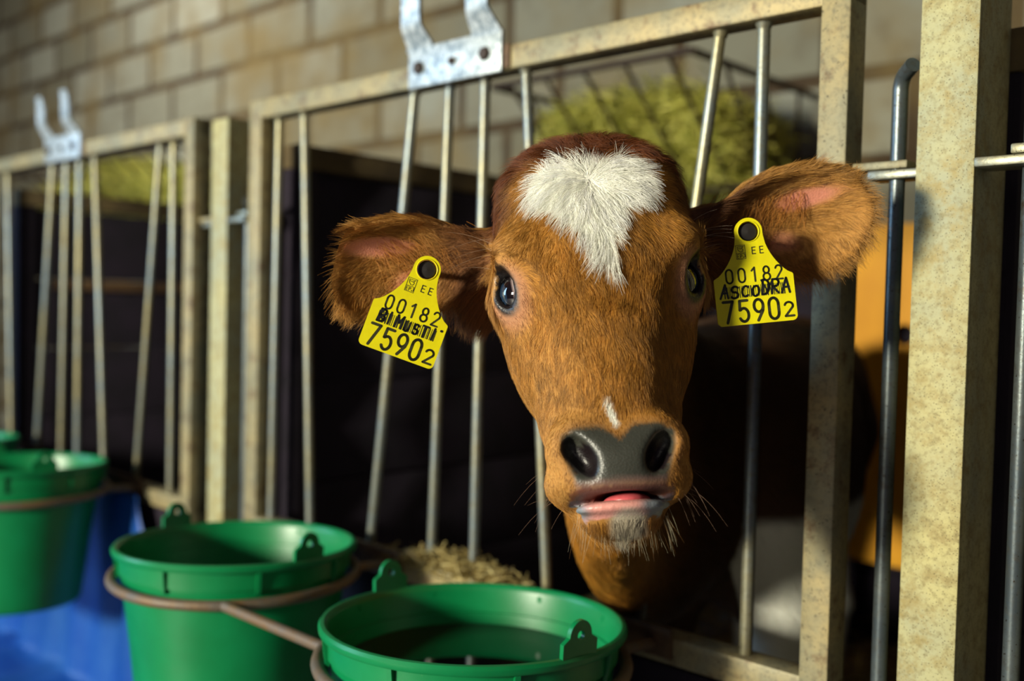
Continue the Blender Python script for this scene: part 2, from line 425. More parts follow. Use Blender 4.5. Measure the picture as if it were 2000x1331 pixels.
bl = ['nearest green bucket, filled with dark water, below the calf', 'green bucket with a rusty ring, left of the water-filled bucket',
      'green bucket cut by the left picture edge, hanging before the added blue sheet', 'green bucket rim just showing at the far left picture edge']
bk0 = make_bucket()
for i, x in enumerate(XB):
    b = bk0 if i == 0 else copy_tree(bk0)
    b.matrix_world = Matrix.Translation((x, BY, RZ + (.012 if i > 1 else 0))) @ TIP @ Matrix.Rotation(R([-6, 2, -4, 3][i]), 4, 'Z') @ Matrix.Scale(.955, 4)
    tag(b, bl[i], 'bucket', 'green plastic feed buckets in iron rings')
mw, ntw, bw = new_mat('dark_water'); bw.inputs['Base Color'].default_value = lin(14, 24, 18); bw.inputs['Roughness'].default_value = .04; bw.inputs['Specular IOR Level'].default_value = .6
bump(ntw, bw, noise(ntw, 22, 2, .5), .04, .002)
w = MB().lathe([(0, -.02), (.1265, -.02), (.1280, 0), (0, 0)], 96).build('water', mw); w.location = (XB[0], BY, RZ - .045)
tag(w, 'dark still water filling the nearest green bucket', 'water')
M_milk = simple('milky_feed', lin(60, 70, 50), .3)
w = MB().lathe([(0, -.02), (.112, -.02), (.1135, 0), (0, 0)], 96).build('water', mw); w.location = (XB[1], BY, RZ - .150)
tag(w, 'dark water low inside the bucket left of the nearest one', 'water')

def make_holder(xa, xb, label):
    h = empty('bucket_holder', (xa, FY, RZ - .034), label, 'holder', 'rusty iron ring holders for the buckets')
    zr = RZ - .036; rr = .1455
    for x in (xa, xb):
        ring = [(x + rr * math.cos(a), BY + rr * math.sin(a), zr) for a in [2 * math.pi * k / 72 for k in range(72)]]
        MB().tube(ring, .0062, 12, closed=True).build('ring', M_ring, h)
        for s in (-1, 1):
            MB().tube([(x + s * .085, BY + rr * .83, zr), (x + s * .088, FY + .002, zr - .004)], .006, 12).build('arm', M_ring, h)
        MB().box((x - .11, FY - .006, zr - .016), (x + .11, FY - .0007, zr + .014), .001).build('mounting_plate', M_rust, h)
    a, b = max(xa, xb), min(xa, xb)
    yy = BY - .088
    MB().tube([(b + .118, yy, zr), (a - .118, yy, zr)], .0058, 12).build('link_rod', M_ring, h)
    return h
make_holder(XB[0], XB[1], 'rusty iron ring holder carrying the two nearer green buckets')
make_holder(XB[2], XB[3], 'rusty iron ring holder carrying the two far left green buckets')

# added sheet below the left gate, its blue standing in for daylit floor
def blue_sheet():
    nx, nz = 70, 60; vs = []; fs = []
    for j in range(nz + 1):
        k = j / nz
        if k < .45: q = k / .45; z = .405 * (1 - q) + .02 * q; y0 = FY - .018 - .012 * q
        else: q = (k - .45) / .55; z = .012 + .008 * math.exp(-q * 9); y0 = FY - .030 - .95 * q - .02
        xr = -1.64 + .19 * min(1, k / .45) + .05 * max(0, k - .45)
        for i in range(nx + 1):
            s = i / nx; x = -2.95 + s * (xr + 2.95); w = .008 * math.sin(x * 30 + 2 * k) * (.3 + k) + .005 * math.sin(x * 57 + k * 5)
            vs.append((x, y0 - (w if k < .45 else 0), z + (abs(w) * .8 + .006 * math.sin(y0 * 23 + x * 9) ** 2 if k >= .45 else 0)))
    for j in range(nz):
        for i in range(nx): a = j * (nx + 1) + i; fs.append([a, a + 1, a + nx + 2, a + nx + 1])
    o = MB().add(vs, fs).build('daylight_sheet', M_blue, smooth=R(80)); md = o.modifiers.new('thickness', 'SOLIDIFY'); md.thickness = .002; md.offset = -1
    tag(o, 'added blue sheet standing in for daylight, hanging below the left gate and spread on the floor behind the buckets', 'sheet')
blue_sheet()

# ------------------------------------------------------------------ hay racks, hay, straw
def make_rack(x0, x1, label):
    r = empty('hay_rack', (x0, 2.1, .95), label, 'rack', 'wire hay racks on the block wall')
    y0, y1, zt, zb = 1.6, 2.12, 1.24, 1.012
    M = M_bolt
    MB().tube([(x0, y0, zt), (x1, y0, zt)], .0075, 10).tube([(x0, y0, zt), (x0, y1, zt)], .0075, 10).tube([(x1, y0, zt), (x1, y1, zt)], .0075, 10).tube([(x0, y1, zt - .14), (x1, y1, zt - .14)], .006, 10).build('top_hoop', M, r)
    MB().tube([(x0 + .02, 1.85, zb), (x1 - .02, 1.85, zb)], .006, 10).tube([(x0 + .02, y1, zb), (x1 - .02, y1, zb)], .006, 10).tube([(x0 + .02, 1.85, zb), (x0 + .02, y1, zb)], .006, 10).tube([(x1 - .02, 1.85, zb), (x1 - .02, y1, zb)], .006, 10).build('bottom_hoop', M, r)
    n = max(5, int((x1 - x0) / .11))
    for i in range(n):
        k = (i + .5) / n; x = x0 + (x1 - x0) * k
        MB().tube([(x, y0, zt), (x, 1.85, zb)], .0045, 8).build('wire', M, r)
    for i in range(3):
        k = (i + .8) / 3.4; y = y0 + (y1 - y0) * k; yb = 1.85 + (y1 - 1.85) * k
        for xa, xb in ((x0, x0 + .02), (x1, x1 - .02)): MB().tube([(xa, y, zt), (xb, yb, zb)], .0045, 8).build('wire', M, r)
    return r
r1 = make_rack(-1.57, -1.05, 'wire hay rack on the wall above and behind the calf head')
r2 = make_rack(-4.35, -2.98, 'long wire hay rack seen between the bars of the left gate')
mh, nth, bh = new_mat('hay_blades'); oi = nth.nodes.new('ShaderNodeAttribute'); oi.attribute_name = 'blade'
nth.links.new(ramp(nth, oi.outputs['Fac'], [(0, lin(120, 124, 36)), (.45, lin(180, 176, 66)), (1, lin(224, 216, 112))]), bh.inputs['Base Color']); bh.inputs['Roughness'].default_value = .7
ms, nts, bs_ = new_mat('straw_blades'); oi = nts.nodes.new('ShaderNodeAttribute'); oi.attribute_name = 'blade'
nts.links.new(ramp(nts, oi.outputs['Fac'], [(0, lin(110, 92, 48)), (.5, lin(158, 138, 80)), (1, lin(196, 180, 120))]), bs_.inputs['Base Color']); bs_.inputs['Roughness'].default_value = .7
def blades(name, n, sampler, L, wdt, mat, label, cat, flat=.6):
    c = sampler(n); d = rng.normal(size=(n, 3)); d[:, 2] *= flat; d /= np.linalg.norm(d, axis=1)[:, None]
    ln = L * rng.uniform(.5, 1.2, n)[:, None]; side = np.cross(d, rng.normal(size=(n, 3))); side /= np.linalg.norm(side, axis=1)[:, None]
    bend = np.cross(d, side) * ln * .18; seg = 4; V = np.zeros((n, seg, 2, 3))
    for k in range(seg):
        t = k / (seg - 1); p = c + d * ln * (t - .5) + bend * (4 * t * (1 - t)); w_ = wdt * (1 - .5 * t)
        V[:, k, 0] = p - side * w_; V[:, k, 1] = p + side * w_
    b = (np.arange(n) * seg * 2)[:, None]
    F = np.concatenate([b + np.array([2 * k, 2 * k + 1, 2 * k + 3, 2 * k + 2]) for k in range(seg - 1)])
    me = bpy.data.meshes.new(name); me.vertices.add(n * seg * 2); me.vertices.foreach_set('co', V.reshape(-1))
    me.loops.add(F.size); me.loops.foreach_set('vertex_index', F.reshape(-1).astype(np.int32)); me.polygons.add(len(F))
    me.polygons.foreach_set('loop_start', (np.arange(len(F)) * 4).astype(np.int32)); me.update()
    at = me.attributes.new('blade', 'FLOAT', 'POINT'); at.data.foreach_set('value', np.repeat(rng.uniform(0, 1, n), seg * 2).astype(np.float32))
    me.materials.append(mat); o = bpy.data.objects.new(name, me); COL.objects.link(o); tag(o, label, cat, kind='stuff'); return o
def rack_sampler(x0, x1, top=1.16, mound=.05):
    def f(n):
        x = rng.uniform(x0 + .03, x1 - .03, n); k = rng.uniform(0, 1, n) ** .7; z = 1.035 + k * (top - 1.035)
        y0 = 1.85 - .25 * np.clip((z - 1.01) / .23, 0, 1) + .02; y = y0 + rng.uniform(0, 1, n) ** 1.3 * (2.05 - y0)
        z += mound * np.cos((x - (x0 + x1) / 2) * 6) * k + rng.normal(0, .015, n); return np.stack([x, y, z], 1)
    return f
blades('hay', 9000, rack_sampler(-1.57, -1.05), .11, .0016, mh, 'green hay heaped in the wire rack behind the calf head', 'hay')
blades('hay', 14000, rack_sampler(-4.35, -2.98, 1.20), .12, .0022, mh, 'green hay in the rack behind the left gate', 'hay')
def floor_straw(n):
    x = rng.uniform(-2.4, -.36, n)
    for dx in (-1.355, -2.476): m = np.abs(x - dx) < .07; x[m] += np.where(x[m] > dx, .09, -.09)
    y = rng.uniform(.97, 2.02, n); return np.stack([x, y, .02 + np.abs(rng.normal(0, .03, n)) + .02 * np.sin(x * 7) ** 2], 1)
blades('straw_bedding', 9000, floor_straw, .12, .0018, ms, 'loose straw bedding on the pen floors', 'straw', .3)
def rail_straw(n):
    x = -1.03 + .27 * rng.beta(2, 2, n); h = .022 * np.exp(-((x + .87) / .09) ** 2) + .006
    return np.stack([x, rng.uniform(FY - .002, FY + .03, n), .424 + rng.uniform(0, 1, n) * h - .01], 1)
blades('straw_clump', 1100, rail_straw, .035, .0010, ms, 'clump of pale straw caught on the middle gate bottom rail', 'straw', .35)
# ------------------------------------------------------------------ the calf: one continuous body from a signed distance field
HO = np.array(at_depth(1166, 562, .775)); a4 = R(4)
_ex, _ey, _fw3 = np.array(EX), np.array(EY), np.array(FWD)
HU = math.cos(a4) * _ex + math.sin(a4) * _ey; HV0 = -math.sin(a4) * _ex + math.cos(a4) * _ey; HW0 = -_fw3
TILT = R(16); HV = math.cos(TILT) * HV0 - math.sin(TILT) * HW0; HW = math.cos(TILT) * HW0 + math.sin(TILT) * HV0
HB = np.stack([HU, HV, HW])                                  # rows: head axes u (picture right), v (up the face), w (out of the face)
def to_head(P): return (P - HO) @ HB.T
def from_head(q): return HO + np.asarray(q) @ HB
def ip(t, ks):
    ks = np.array(ks); return np.interp(t, ks[:, 0], ks[:, 1])
def sip(t, ks):
    """smooth interpolation (monotone-ish cubic through knots)"""
    ks = np.array(ks, float); x, y = ks[:, 0], ks[:, 1]; m = np.gradient(y, x)
    i = np.clip(np.searchsorted(x, t) - 1, 0, len(x) - 2); h = x[i + 1] - x[i]; s = np.clip((t - x[i]) / h, 0, 1)
    return (2 * s**3 - 3 * s**2 + 1) * y[i] + (s**3 - 2 * s**2 + s) * h * m[i] + (-2 * s**3 + 3 * s**2) * y[i + 1] + (s**3 - s**2) * h * m[i + 1]
def smin(a, b, k):
    h = np.clip(.5 + .5 * (b - a) / k, 0, 1); return b * (1 - h) + a * h - k * h * (1 - h)
def smax(a, b, k): return -smin(-a, -b, k)
def ell(P, c, r, B=None):
    q = P - np.array(c)
    if B is not None: q = q @ np.asarray(B).T
    r = np.array(r); k0 = np.linalg.norm(q / r, axis=1); k1 = np.linalg.norm(q / r**2, axis=1) + 1e-9
    return k0 * (k0 - 1) / k1
def capsule(P, a, b, ra, rb):
    a = np.array(a, float); b = np.array(b, float); d = b - a; t = np.clip(((P - a) @ d) / (d @ d), 0, 1)
    return np.linalg.norm(P - a - t[:, None] * d, axis=1) - (ra + (rb - ra) * t)
def section(x, y, a, b, n):
    x = np.abs(x) / a; y = np.abs(y) / b; k = (x**n + y**n + 1e-12) ** (1 / n)
    return (k - 1) * np.minimum(a, b) * .92
K_HALF = [(-.192, .012), (-.184, .028), (-.174, .036), (-.163, .045), (-.15, .0480), (-.13, .0485), (-.11, .0520), (-.085, .0560), (-.06, .0630), (-.035, .0715), (-.01, .0770), (.02, .0785), (.045, .0765), (.07, .0715), (.09, .062), (.103, .051), (.113, .038), (.121, .022), (.126, .008)]
K_FRONT = [(-.192, -.01), (-.184, .004), (-.174, .020), (-.163, .040), (-.15, .0475), (-.13, .0485), (-.11, .0460), (-.085, .0465), (-.06, .0490), (-.03, .0535), (0, .0565), (.03, .0570), (.06, .0510), (.085, .0390), (.103, .0190), (.114, .002), (.121, -.010), (.126, -.020)]
K_BACK = [(-.192, -.018), (-.184, -.022), (-.165, -.028), (-.14, -.036), (-.11, -.055), (-.07, -.082), (-.03, -.096), (.02, -.096), (.06, -.088), (.09, -.074), (.107, -.058), (.117, -.042), (.126, -.03)]
def head_sdf(P):
    q = to_head(P); u, v, w = q.T; au = np.abs(u); qm = np.stack([au, v, w], 1)
    vc = np.clip(v, -.192, .126); a = np.maximum(sip(vc, K_HALF), .004); f = sip(vc, K_FRONT); bk = sip(vc, K_BACK); wc = (f + bk) / 2; b = np.maximum((f - bk) / 2, .006)
    n = ip(vc, [(-.2, 2.1), (-.12, 2.3), (-.06, 2.4), (0, 2.5), (.08, 2.3), (.13, 2)])
    d = section(u, w - wc, a, b, n); over = np.abs(v - vc); d = np.where(over > 0, np.sqrt(np.maximum(d, 0) ** 2 + over**2), d)
    d = smin(d, ell(qm, (.058, .022, .028), (.019, .020, .018)), .016)       # brow above each eye
    d = smin(d, ell(qm, (.026, .070, .018), (.040, .036, .026)), .02); d = smin(d, ell(qm, (.0, .094, -.006), (.046, .030, .034)), .02)        # frontal bumps
    d = smin(d, ell(qm, (.040, -.035, -.026), (.029, .05, .05)), .02)        # cheek
    d = smax(d, -ell(qm, (.066, -.036, .044), (.018, .030, .012)), .018)     # hollow below the eye
    d = smin(d, ell(qm, (.0, -.075, .040), (.026, .05, .012)), .018)         # bridge of the nose
    # muzzle
    d = smin(d, ell(qm, (.028, -.132, .036), (.023, .022, .020)), .012)      # nostril wings
    d = smin(d, ell(qm, (.0, -.146, .046), (.030, .022, .014)), .012)        # nose pad
    d = smin(d, ell(qm, (.033, -.155, .022), (.0190, .0155, .026)), .010)     # upper lip pads
    d = smin(d, ell(qm, (.0, -.160, .044), (.031, .006, .012)), .008)        # upper lip edge
    d = smax(d, -ell(qm, (.0, -.1680, .050), (.0340, .0030, .034)), .003)      # mouth
    d = smax(d, -ell(qm, (.0, -.1675, .028), (.018, .0052, .020)), .004)
    d = smin(d, ell(qm, (.0, -.1745, .0345), (.0330, .0054, .0165)), .003)   # lower lip
    d = smin(d, ell(qm, (.0, -.180, .014), (.030, .012, .024)), .008)        # chin
    Bn = np.array([[math.cos(.5), -math.sin(.5), 0], [math.sin(.5), math.cos(.5), 0], [0, 0, 1]])
    d = smax(d, -ell(qm, (.0270, -.1405, .060), (.0088, .0150, .019), Bn), .005)       # nostril
    d = smax(d, -ell(qm, (.0325, -.1330, .053), (.0075, .0080, .012)), .004)
    # eyes
    E = np.array(EYE_C); rr = np.linalg.norm(qm - E, axis=1)
    d = smin(d, rr - (EYE_R + .0050), .012)
    ax = EYE_AX; h = (qm - E) @ ax; pv = qm - E - h[:, None] * ax
    # almond opening: a cone cut along the gaze
    s = pv @ EYE_T; t = pv @ EYE_S; op = np.sqrt((s / .0160) ** 2 + (t / .0112) ** 2) - 1
    cut = np.maximum(op * .0112, -(h - .004))
    d = smax(d, -np.minimum(np.where(h > .002, op * .0112, 1), 1), .003)
    d = smax(d, -(rr - EYE_R * .99), .001)
    ring = np.sqrt((op * .0112) ** 2 + (rr - EYE_R - .001) ** 2) - .0030
    d = smin(d, np.where(h > 0, ring, 1), .003)
    return d
EYE_C = np.array([.0570, -.006, .010]); EYE_R = .0200
EYE_AX = np.array([.68, .02, .73]); EYE_AX /= np.linalg.norm(EYE_AX)
EYE_T = np.array([.12, 1., -.12]); EYE_T -= EYE_AX * (EYE_T @ EYE_AX); EYE_T /= np.linalg.norm(EYE_T)
EYE_S = np.cross(EYE_AX, EYE_T)
# ears: cupped leaves; frame rows = along, across, opening
def ear_frame(base, c, open_to):
    a = c - base; a /= np.linalg.norm(a); n = np.array(open_to, float); n -= a * (n @ a); n /= np.linalg.norm(n); return np.stack([a, np.cross(n, a) * (1 if np.cross(n, a) @ _ey > 0 else -1), n])
EARS = []
for (bpx, cpx, rl, rw, opn) in (((968, 505, .80), (786, 522, .790), .0655, .0400, -_fw3 + .10 * _ex - .28 * _ey),
                                ((1362, 468, .80), (1545, 436, .795), .0655, .0440, -_fw3 - .10 * _ex - .30 * _ey)):
    b = np.array(at_depth(*bpx)); c = np.array(at_depth(*cpx)); EARS.append((b, c, ear_frame(b, c, opn), rl, rw))
def ear_sdf(P, e):
    b, c, B, rl, rw = e; side = e is EARS[1]; q = (P - c) @ B.T; s, t, n = q.T
    tp = 1 + .10 * np.clip(s / rl, -1, 1) + np.where(t < 0, .06, 0)
    qq = np.stack([s, t / tp, n], 1)
    o = ell(qq, (0, 0, 0), (rl, rw, .021)); i = ell(qq, (-.002, 0, .0075), (rl - .003, rw - .0030, .0215))
    cut = n - .003 - .010 * (s / rl) ** 2 * 0
    sh = smax(smax(o, -i, .003), cut, .003)
    # funnel joining the head
    fn = capsule(P, b + B[0] * -.016 - B[2] * .008, c - B[0] * (rl * .62) - B[2] * .012, .024, .021)
    fi = capsule(P, c - B[0] * (rl * 1.05) + B[2] * .008, c - B[0] * (rl * .3) + B[2] * .012, .008, .022)
    d = smin(sh, fn, .012); d = smin(d, ell(q, (-rl * .98, -rw * (.80 if side else 1.0), -.006), (.024, .020, .008)), .012)
    d = smax(d, -np.maximum(i, n * -1 - .03), .004)
    return smax(d, -fi, .006)
K_AX = [(.62, .042), (.70, .047), (.80, .054), (.86, .059), (.96, .088), (1.05, .118), (1.18, .138), (1.35, .158), (1.52, .160), (1.65, .146), (1.76, .112), (1.82, .07)]
K_BZ = [(.62, .075), (.70, .108), (.80, .142), (.86, .162), (.93, .172), (.96, .152), (1.05, .172), (1.18, .180), (1.35, .176), (1.52, .168), (1.65, .150), (1.76, .115), (1.82, .08)]
K_CX = [(.62, -.486), (.70, -.536), (.75, -.576), (.80, -.603), (.86, -.630), (.96, -.640), (1.05, -.632), (1.18, -.655), (1.35, -.737), (1.52, -.812), (1.65, -.854), (1.82, -.91)]
K_CZ = [(.62, .700), (.70, .652), (.80, .602), (.86, .587), (.93, .576), (.96, .575), (1.05, .570), (1.18, .565), (1.35, .560), (1.52, .572), (1.65, .592), (1.76, .602), (1.82, .605)]
def trunk_sdf(P):
    x, y, z = P.T; yc = np.clip(y, .62, 1.82); a = sip(yc, K_AX); b = sip(yc, K_BZ)
    d = section(x - sip(yc, K_CX), z - sip(yc, K_CZ), a, b, 2.4); over = np.abs(y - yc)
    return np.where(over > 0, np.sqrt(np.maximum(d, 0) ** 2 + over**2), d)
LEGS = []
for sx in (-1, 1):
    x = -.632 + sx * .075
    LEGS.append([((x, 1.06, .50), .066), ((x + sx * .004, 1.07, .40), .042), ((x, 1.055, .245), .025), ((x, 1.062, .225), .026), ((x, 1.065, .10), .0165), ((x, 1.06, .07), .021), ((x, 1.04, .03), .020)])
    x = -.86 + sx * .085
    LEGS.append([((x, 1.64, .55), .085), ((x + sx * .01, 1.57, .42), .056), ((x, 1.69, .255), .026), ((x, 1.70, .235), .026), ((x, 1.68, .10), .0175), ((x, 1.675, .07), .021), ((x, 1.655, .03), .021)])
def calf_sdf(P):
    d = head_sdf(P)
    d = smin(d, trunk_sdf(P), .045)
    q = to_head(P)
    d = smax(d, np.where(q[:, 2] > -.02, -1e3, -1e3), .001)
    for e in EARS: d = smin(d, ear_sdf(P, e), .008)
    for L in LEGS:
        dl = None
        for (a, ra), (b, rb) in zip(L[:-1], L[1:]):
            c = capsule(P, a, b, ra, rb); dl = c if dl is None else smin(dl, c, .012)
        d = smin(d, dl, .035)
    d = smin(d, capsule(P, (-.90, 1.80, .70), (-.92, 1.86, .56), .020, .014), .03)
    d = smin(d, capsule(P, (-.92, 1.86, .56), (-.92, 1.865, .30), .014, .018), .01)
    return np.maximum(d, .001 - P[:, 2])
CELL = .0032
def surface_nets():
    lo = np.array([-1.12, .48, -.02]); hi = np.array([-.15, 1.92, .98]); BK = 8; bs = BK * CELL
    nb = np.ceil((hi - lo) / bs).astype(int); N = nb * BK
    g = [lo[i] + (np.arange(nb[i]) + .5) * bs for i in range(3)]; G = np.stack(np.meshgrid(*g, indexing='ij'), -1).reshape(-1, 3)
    db = calf_sdf(G); act = np.abs(db) < bs * 1.5 + .012
    D = np.full(tuple(N), 1.0, np.float32); D.reshape(nb[0], BK, nb[1], BK, nb[2], BK)[...] = np.where(db < 0, -1, 1).reshape(nb)[:, None, :, None, :, None]
    off = (np.stack(np.meshgrid(*[np.arange(BK)] * 3, indexing='ij'), -1).reshape(-1, 3))
    ib = np.stack(np.unravel_index(np.nonzero(act)[0], nb), -1)
    for s in range(0, len(ib), 800):
        idx = (ib[s:s + 800, None, :] * BK + off[None]).reshape(-1, 3); D[idx[:, 0], idx[:, 1], idx[:, 2]] = calf_sdf(lo + (idx + .5) * CELL)
    ins = D < 0; n0, n1, n2 = D.shape
    cnt = sum(ins[a:n0 - 1 + a, b:n1 - 1 + b, c:n2 - 1 + c].astype(np.int8) for a in (0, 1) for b in (0, 1) for c in (0, 1))
    cells = np.stack(np.nonzero((cnt > 0) & (cnt < 8)), -1); vid = np.full(cnt.shape, -1, np.int32); vid[tuple(cells.T)] = np.arange(len(cells))
    acc = np.zeros((len(cells), 3)); num = np.zeros(len(cells))
    cs = [(a, b, c) for a in (0, 1) for b in (0, 1) for c in (0, 1)]
    for p in cs:
        for ax in range(3):
            if p[ax]: continue
            q = list(p); q[ax] = 1
            va = D[cells[:, 0] + p[0], cells[:, 1] + p[1], cells[:, 2] + p[2]]; vb = D[cells[:, 0] + q[0], cells[:, 1] + q[1], cells[:, 2] + q[2]]
            m = (va < 0) != (vb < 0); t = np.where(m, va / np.where(m, va - vb, 1), 0); pos = cells + np.array(p, float); pos[:, ax] += t
            acc[m] += pos[m]; num[m] += 1
    V = lo + (acc / num[:, None] + .5) * CELL; F = []
    for ax in range(3):
        b, c = [(1, 2), (2, 0), (0, 1)][ax]; sl0 = [slice(None)] * 3; sl1 = [slice(None)] * 3; sl0[ax] = slice(0, -1); sl1[ax] = slice(1, None)
        A, Bq = ins[tuple(sl0)], ins[tuple(sl1)]; e = np.stack(np.nonzero(A != Bq), -1); e = e[(e[:, b] > 0) & (e[:, c] > 0)]
        sgn = A[tuple(e.T)]; quad = []
        for ob, oc in ((0, 0), (-1, 0), (-1, -1), (0, -1)):
            k = e.copy(); k[:, b] += ob; k[:, c] += oc; k = np.minimum(k, np.array(vid.shape) - 1); quad.append(vid[tuple(k.T)])
        quad = np.stack(quad, -1); quad[~sgn] = quad[~sgn][:, ::-1]; F.append(quad[(quad >= 0).all(1)])
    return V, np.concatenate(F)
def sdf_normal(P, h=.0006):
    g = np.stack([calf_sdf(P + np.eye(3)[i] * h) - calf_sdf(P - np.eye(3)[i] * h) for i in range(3)], -1); return g / (np.linalg.norm(g, axis=1)[:, None] + 1e-12)
CV, CF = surface_nets()
# refine the face, muzzle and ears once more, then settle every vertex on the surface
def project(V, it=2):
    for _ in range(it):
        d = calf_sdf(V); n = sdf_normal(V); V = V - n * np.clip(d, -.0012, .0012)[:, None]
    return V
CV = project(CV, 1)
CN = sdf_normal(CV)

# value noise for coat patterns
def vnoise(P, sc, seed=0):
    r_ = np.random.default_rng(seed); T = r_.uniform(-1, 1, (32, 32, 32)); q = P * sc; i = np.floor(q).astype(int); f = q - i; f = f * f * (3 - 2 * f); out = 0
    for a in (0, 1):
        for b in (0, 1):
            for c in (0, 1):
                out = out + T[(i[:, 0] + a) % 32, (i[:, 1] + b) % 32, (i[:, 2] + c) % 32] * (f[:, 0] if a else 1 - f[:, 0]) * (f[:, 1] if b else 1 - f[:, 1]) * (f[:, 2] if c else 1 - f[:, 2])
    return out
def sst(x, a, b): t = np.clip((x - a) / (b - a), 0, 1); return t * t * (3 - 2 * t)
L3 = lambda *c: np.array(lin(*c)[:3])
C_ORANGE, C_TAN, C_RED, C_WHITE, C_NOSE, C_PINK = L3(166, 114, 40), L3(190, 142, 76), L3(104, 54, 20), L3(252, 252, 240), L3(60, 61, 54), L3(226, 156, 146)
# outline of the white blaze in face coordinates (u, v)
BLAZE = [(-.047, .052), (-.049, .064), (-.044, .077), (-.032, .086), (-.018, .088), (-.008, .085), (-.003, .089), (.004, .085), (.018, .086), (.032, .087), (.040, .078), (.042, .068), (.040, .060), (.043, .053), (.034, .046), (.024, .042), (.016, .030), (.010, .014), (.010, .004), (.012, -.002), (.006, -.004), (.000, .002), (-.008, .012), (-.016, .024), (-.026, .036), (-.036, .044)]
def poly_dist(u, v, poly):
    P = np.array(poly); d = np.full(len(u), 1e9); ins_ = np.zeros(len(u), bool)
    for (x0, y0), (x1, y1) in zip(P, np.roll(P, -1, 0)):
        ex_, ey_ = x1 - x0, y1 - y0; t = np.clip(((u - x0) * ex_ + (v - y0) * ey_) / (ex_**2 + ey_**2), 0, 1)
        d = np.minimum(d, np.hypot(u - x0 - t * ex_, v - y0 - t * ey_))
        ins_ ^= ((y0 > v) != (y1 > v)) & (u < (x1 - x0) * (v - y0) / (y1 - y0 + 1e-12) + x0)
    return np.where(ins_, -d, d)
def regions(P, N):
    """coat colour, bare-skin weight and coat length at surface points"""
    q = to_head(P); u, v, w = q.T; au = np.abs(u); n1 = vnoise(P, 60, 1); n2 = vnoise(P, 200, 2); n3 = vnoise(P, 18, 3)
    face = (np.abs(v) < .26) & (w > -.13) & (au < .10) & (P[:, 1] < .80)
    col = np.tile(C_ORANGE, (len(P), 1)) * (1 + .16 * n1 + .18 * n3)[:, None]
    ln = np.full(len(P), .0068)
    mixc = lambda m, c: col.__setitem__(slice(None), col * (1 - m[:, None]) + c * m[:, None])
    body = sst(P[:, 1], .80, .92); mixc(body * .92, C_RED * .22)  # body behind the gate: pen shade painted into a darker coat
    # lighter lower cheeks and side of the face, redder poll and temples
    mixc(face * sst(-u, .0, .06) * sst(-v, .02, .08) * .55, C_TAN); mixc(face * sst(au, .045, .075) * (1 - sst(np.abs(v), .02, .06)) * .35, C_TAN)
    poll = face * np.maximum(sst(v + .5 * np.maximum(au - .04, 0), .080, .094), sst(au, .056, .070) * sst(v, .040, .058)); mixc(poll, C_RED); ln = ln + poll * .009
    dz = poly_dist(u, v, BLAZE) + n2 * .0022 + n1 * .0015; white = face * sst(-dz, -.0012, .0012) * (w > -.03); mixc(white, C_WHITE); ln = ln + white * .006
    snip = face * (1 - sst(np.hypot((u + .003 + (v + .110) * .25) / .003, (v + .110) / .011), .8, 1.15)) * (w > 0); mixc(snip, C_WHITE * .9)
    bare = np.zeros(len(P))
    # eye surround
    E = EYE_C; qm = np.stack([au, v, w], 1); re = np.linalg.norm(qm - E, axis=1); hh = (qm - E) @ EYE_AX; pv = qm - E - hh[:, None] * EYE_AX
    er = np.sqrt(((pv @ EYE_T) / 1.45) ** 2 + (pv @ EYE_S) ** 2)
    near = (1 - sst(er, .0125, .0160)) * (hh > 0) * (re < .036); skin = (1 - sst(er, .0160, .0260)) * (hh > 0) * (re < .045)
    mixc(skin * .7 * sst(-(v - .01), -.01, .01), L3(186, 132, 104)); mixc(near, L3(22, 16, 16)); bare = np.maximum(bare, near); ln = ln * (1 - .55 * skin)
    # nose leather: upper edge dips in the middle
    top = -.1185 - .010 * np.clip(1 - au / .012, 0, 1) - .55 * np.maximum(au - .030, 0); bot = -.1610 - 0 * au; side = .0408 - .35 * np.maximum(-(v + .135), 0)
    nose = face * (w > .012) * sst(top - v, -.002, .003) * sst(v - bot, -.001, .003) * sst(side - au, -.001, .003)
    mixc(nose, C_NOSE); bare = np.maximum(bare, nose)
    upl = face * (w > .015) * (au < .031 + .003 * n1) * sst(v, -.173, -.168) * (1 - sst(v, -.159, -.155)); mixc(upl * .75, L3(118, 92, 86)); bare = np.maximum(bare, upl)
    ring = face * (w > 0) * (1 - sst(np.abs(np.maximum(au - side, v - top)), .002, .008)) * (1 - nose) * .35; mixc(ring, L3(150, 104, 60))
    lip = face * (w > .024) * (np.abs(v + .1745) < .0068) * (au < .037); pk = 1 - sst(au + .006 * n1 + .004 * np.sign(u), .014, .024)
    mixc(lip, C_PINK); mixc(lip * (1 - pk), L3(122, 128, 134)); bare = np.maximum(bare, lip)
    mouth = face * (au < .037) * (v < -.162) * (v > -.1705) * (w > .0) * ((N @ HV) < -.3); mixc(mouth * .7, L3(92, 44, 44)); bare = np.maximum(bare, mouth)
    Bn = np.array([[math.cos(.5), -math.sin(.5), 0], [math.sin(.5), math.cos(.5), 0], [0, 0, 1]])
    nos = face * (ell(qm, (.0270, -.1405, .060), (.0092, .0154, .021), Bn) < .0004) * (w > .02); mixc(nos, L3(24, 17, 20)); bare = np.maximum(bare, nos)
    chin = face * (1 - sst(np.hypot((u - .003) / .014, (v + .186) / .010), .7, 1.2)); mixc(chin * .8, L3(190, 186, 168))
    ln = np.where(face, ln * (1 - .55 * sst(-v, .095, .12)), ln); ln = ln + face * (sst(-v, .178, .186)) * .008
    # neck fringe
    ln = ln + sst(P[:, 1], .70, .76) * .004
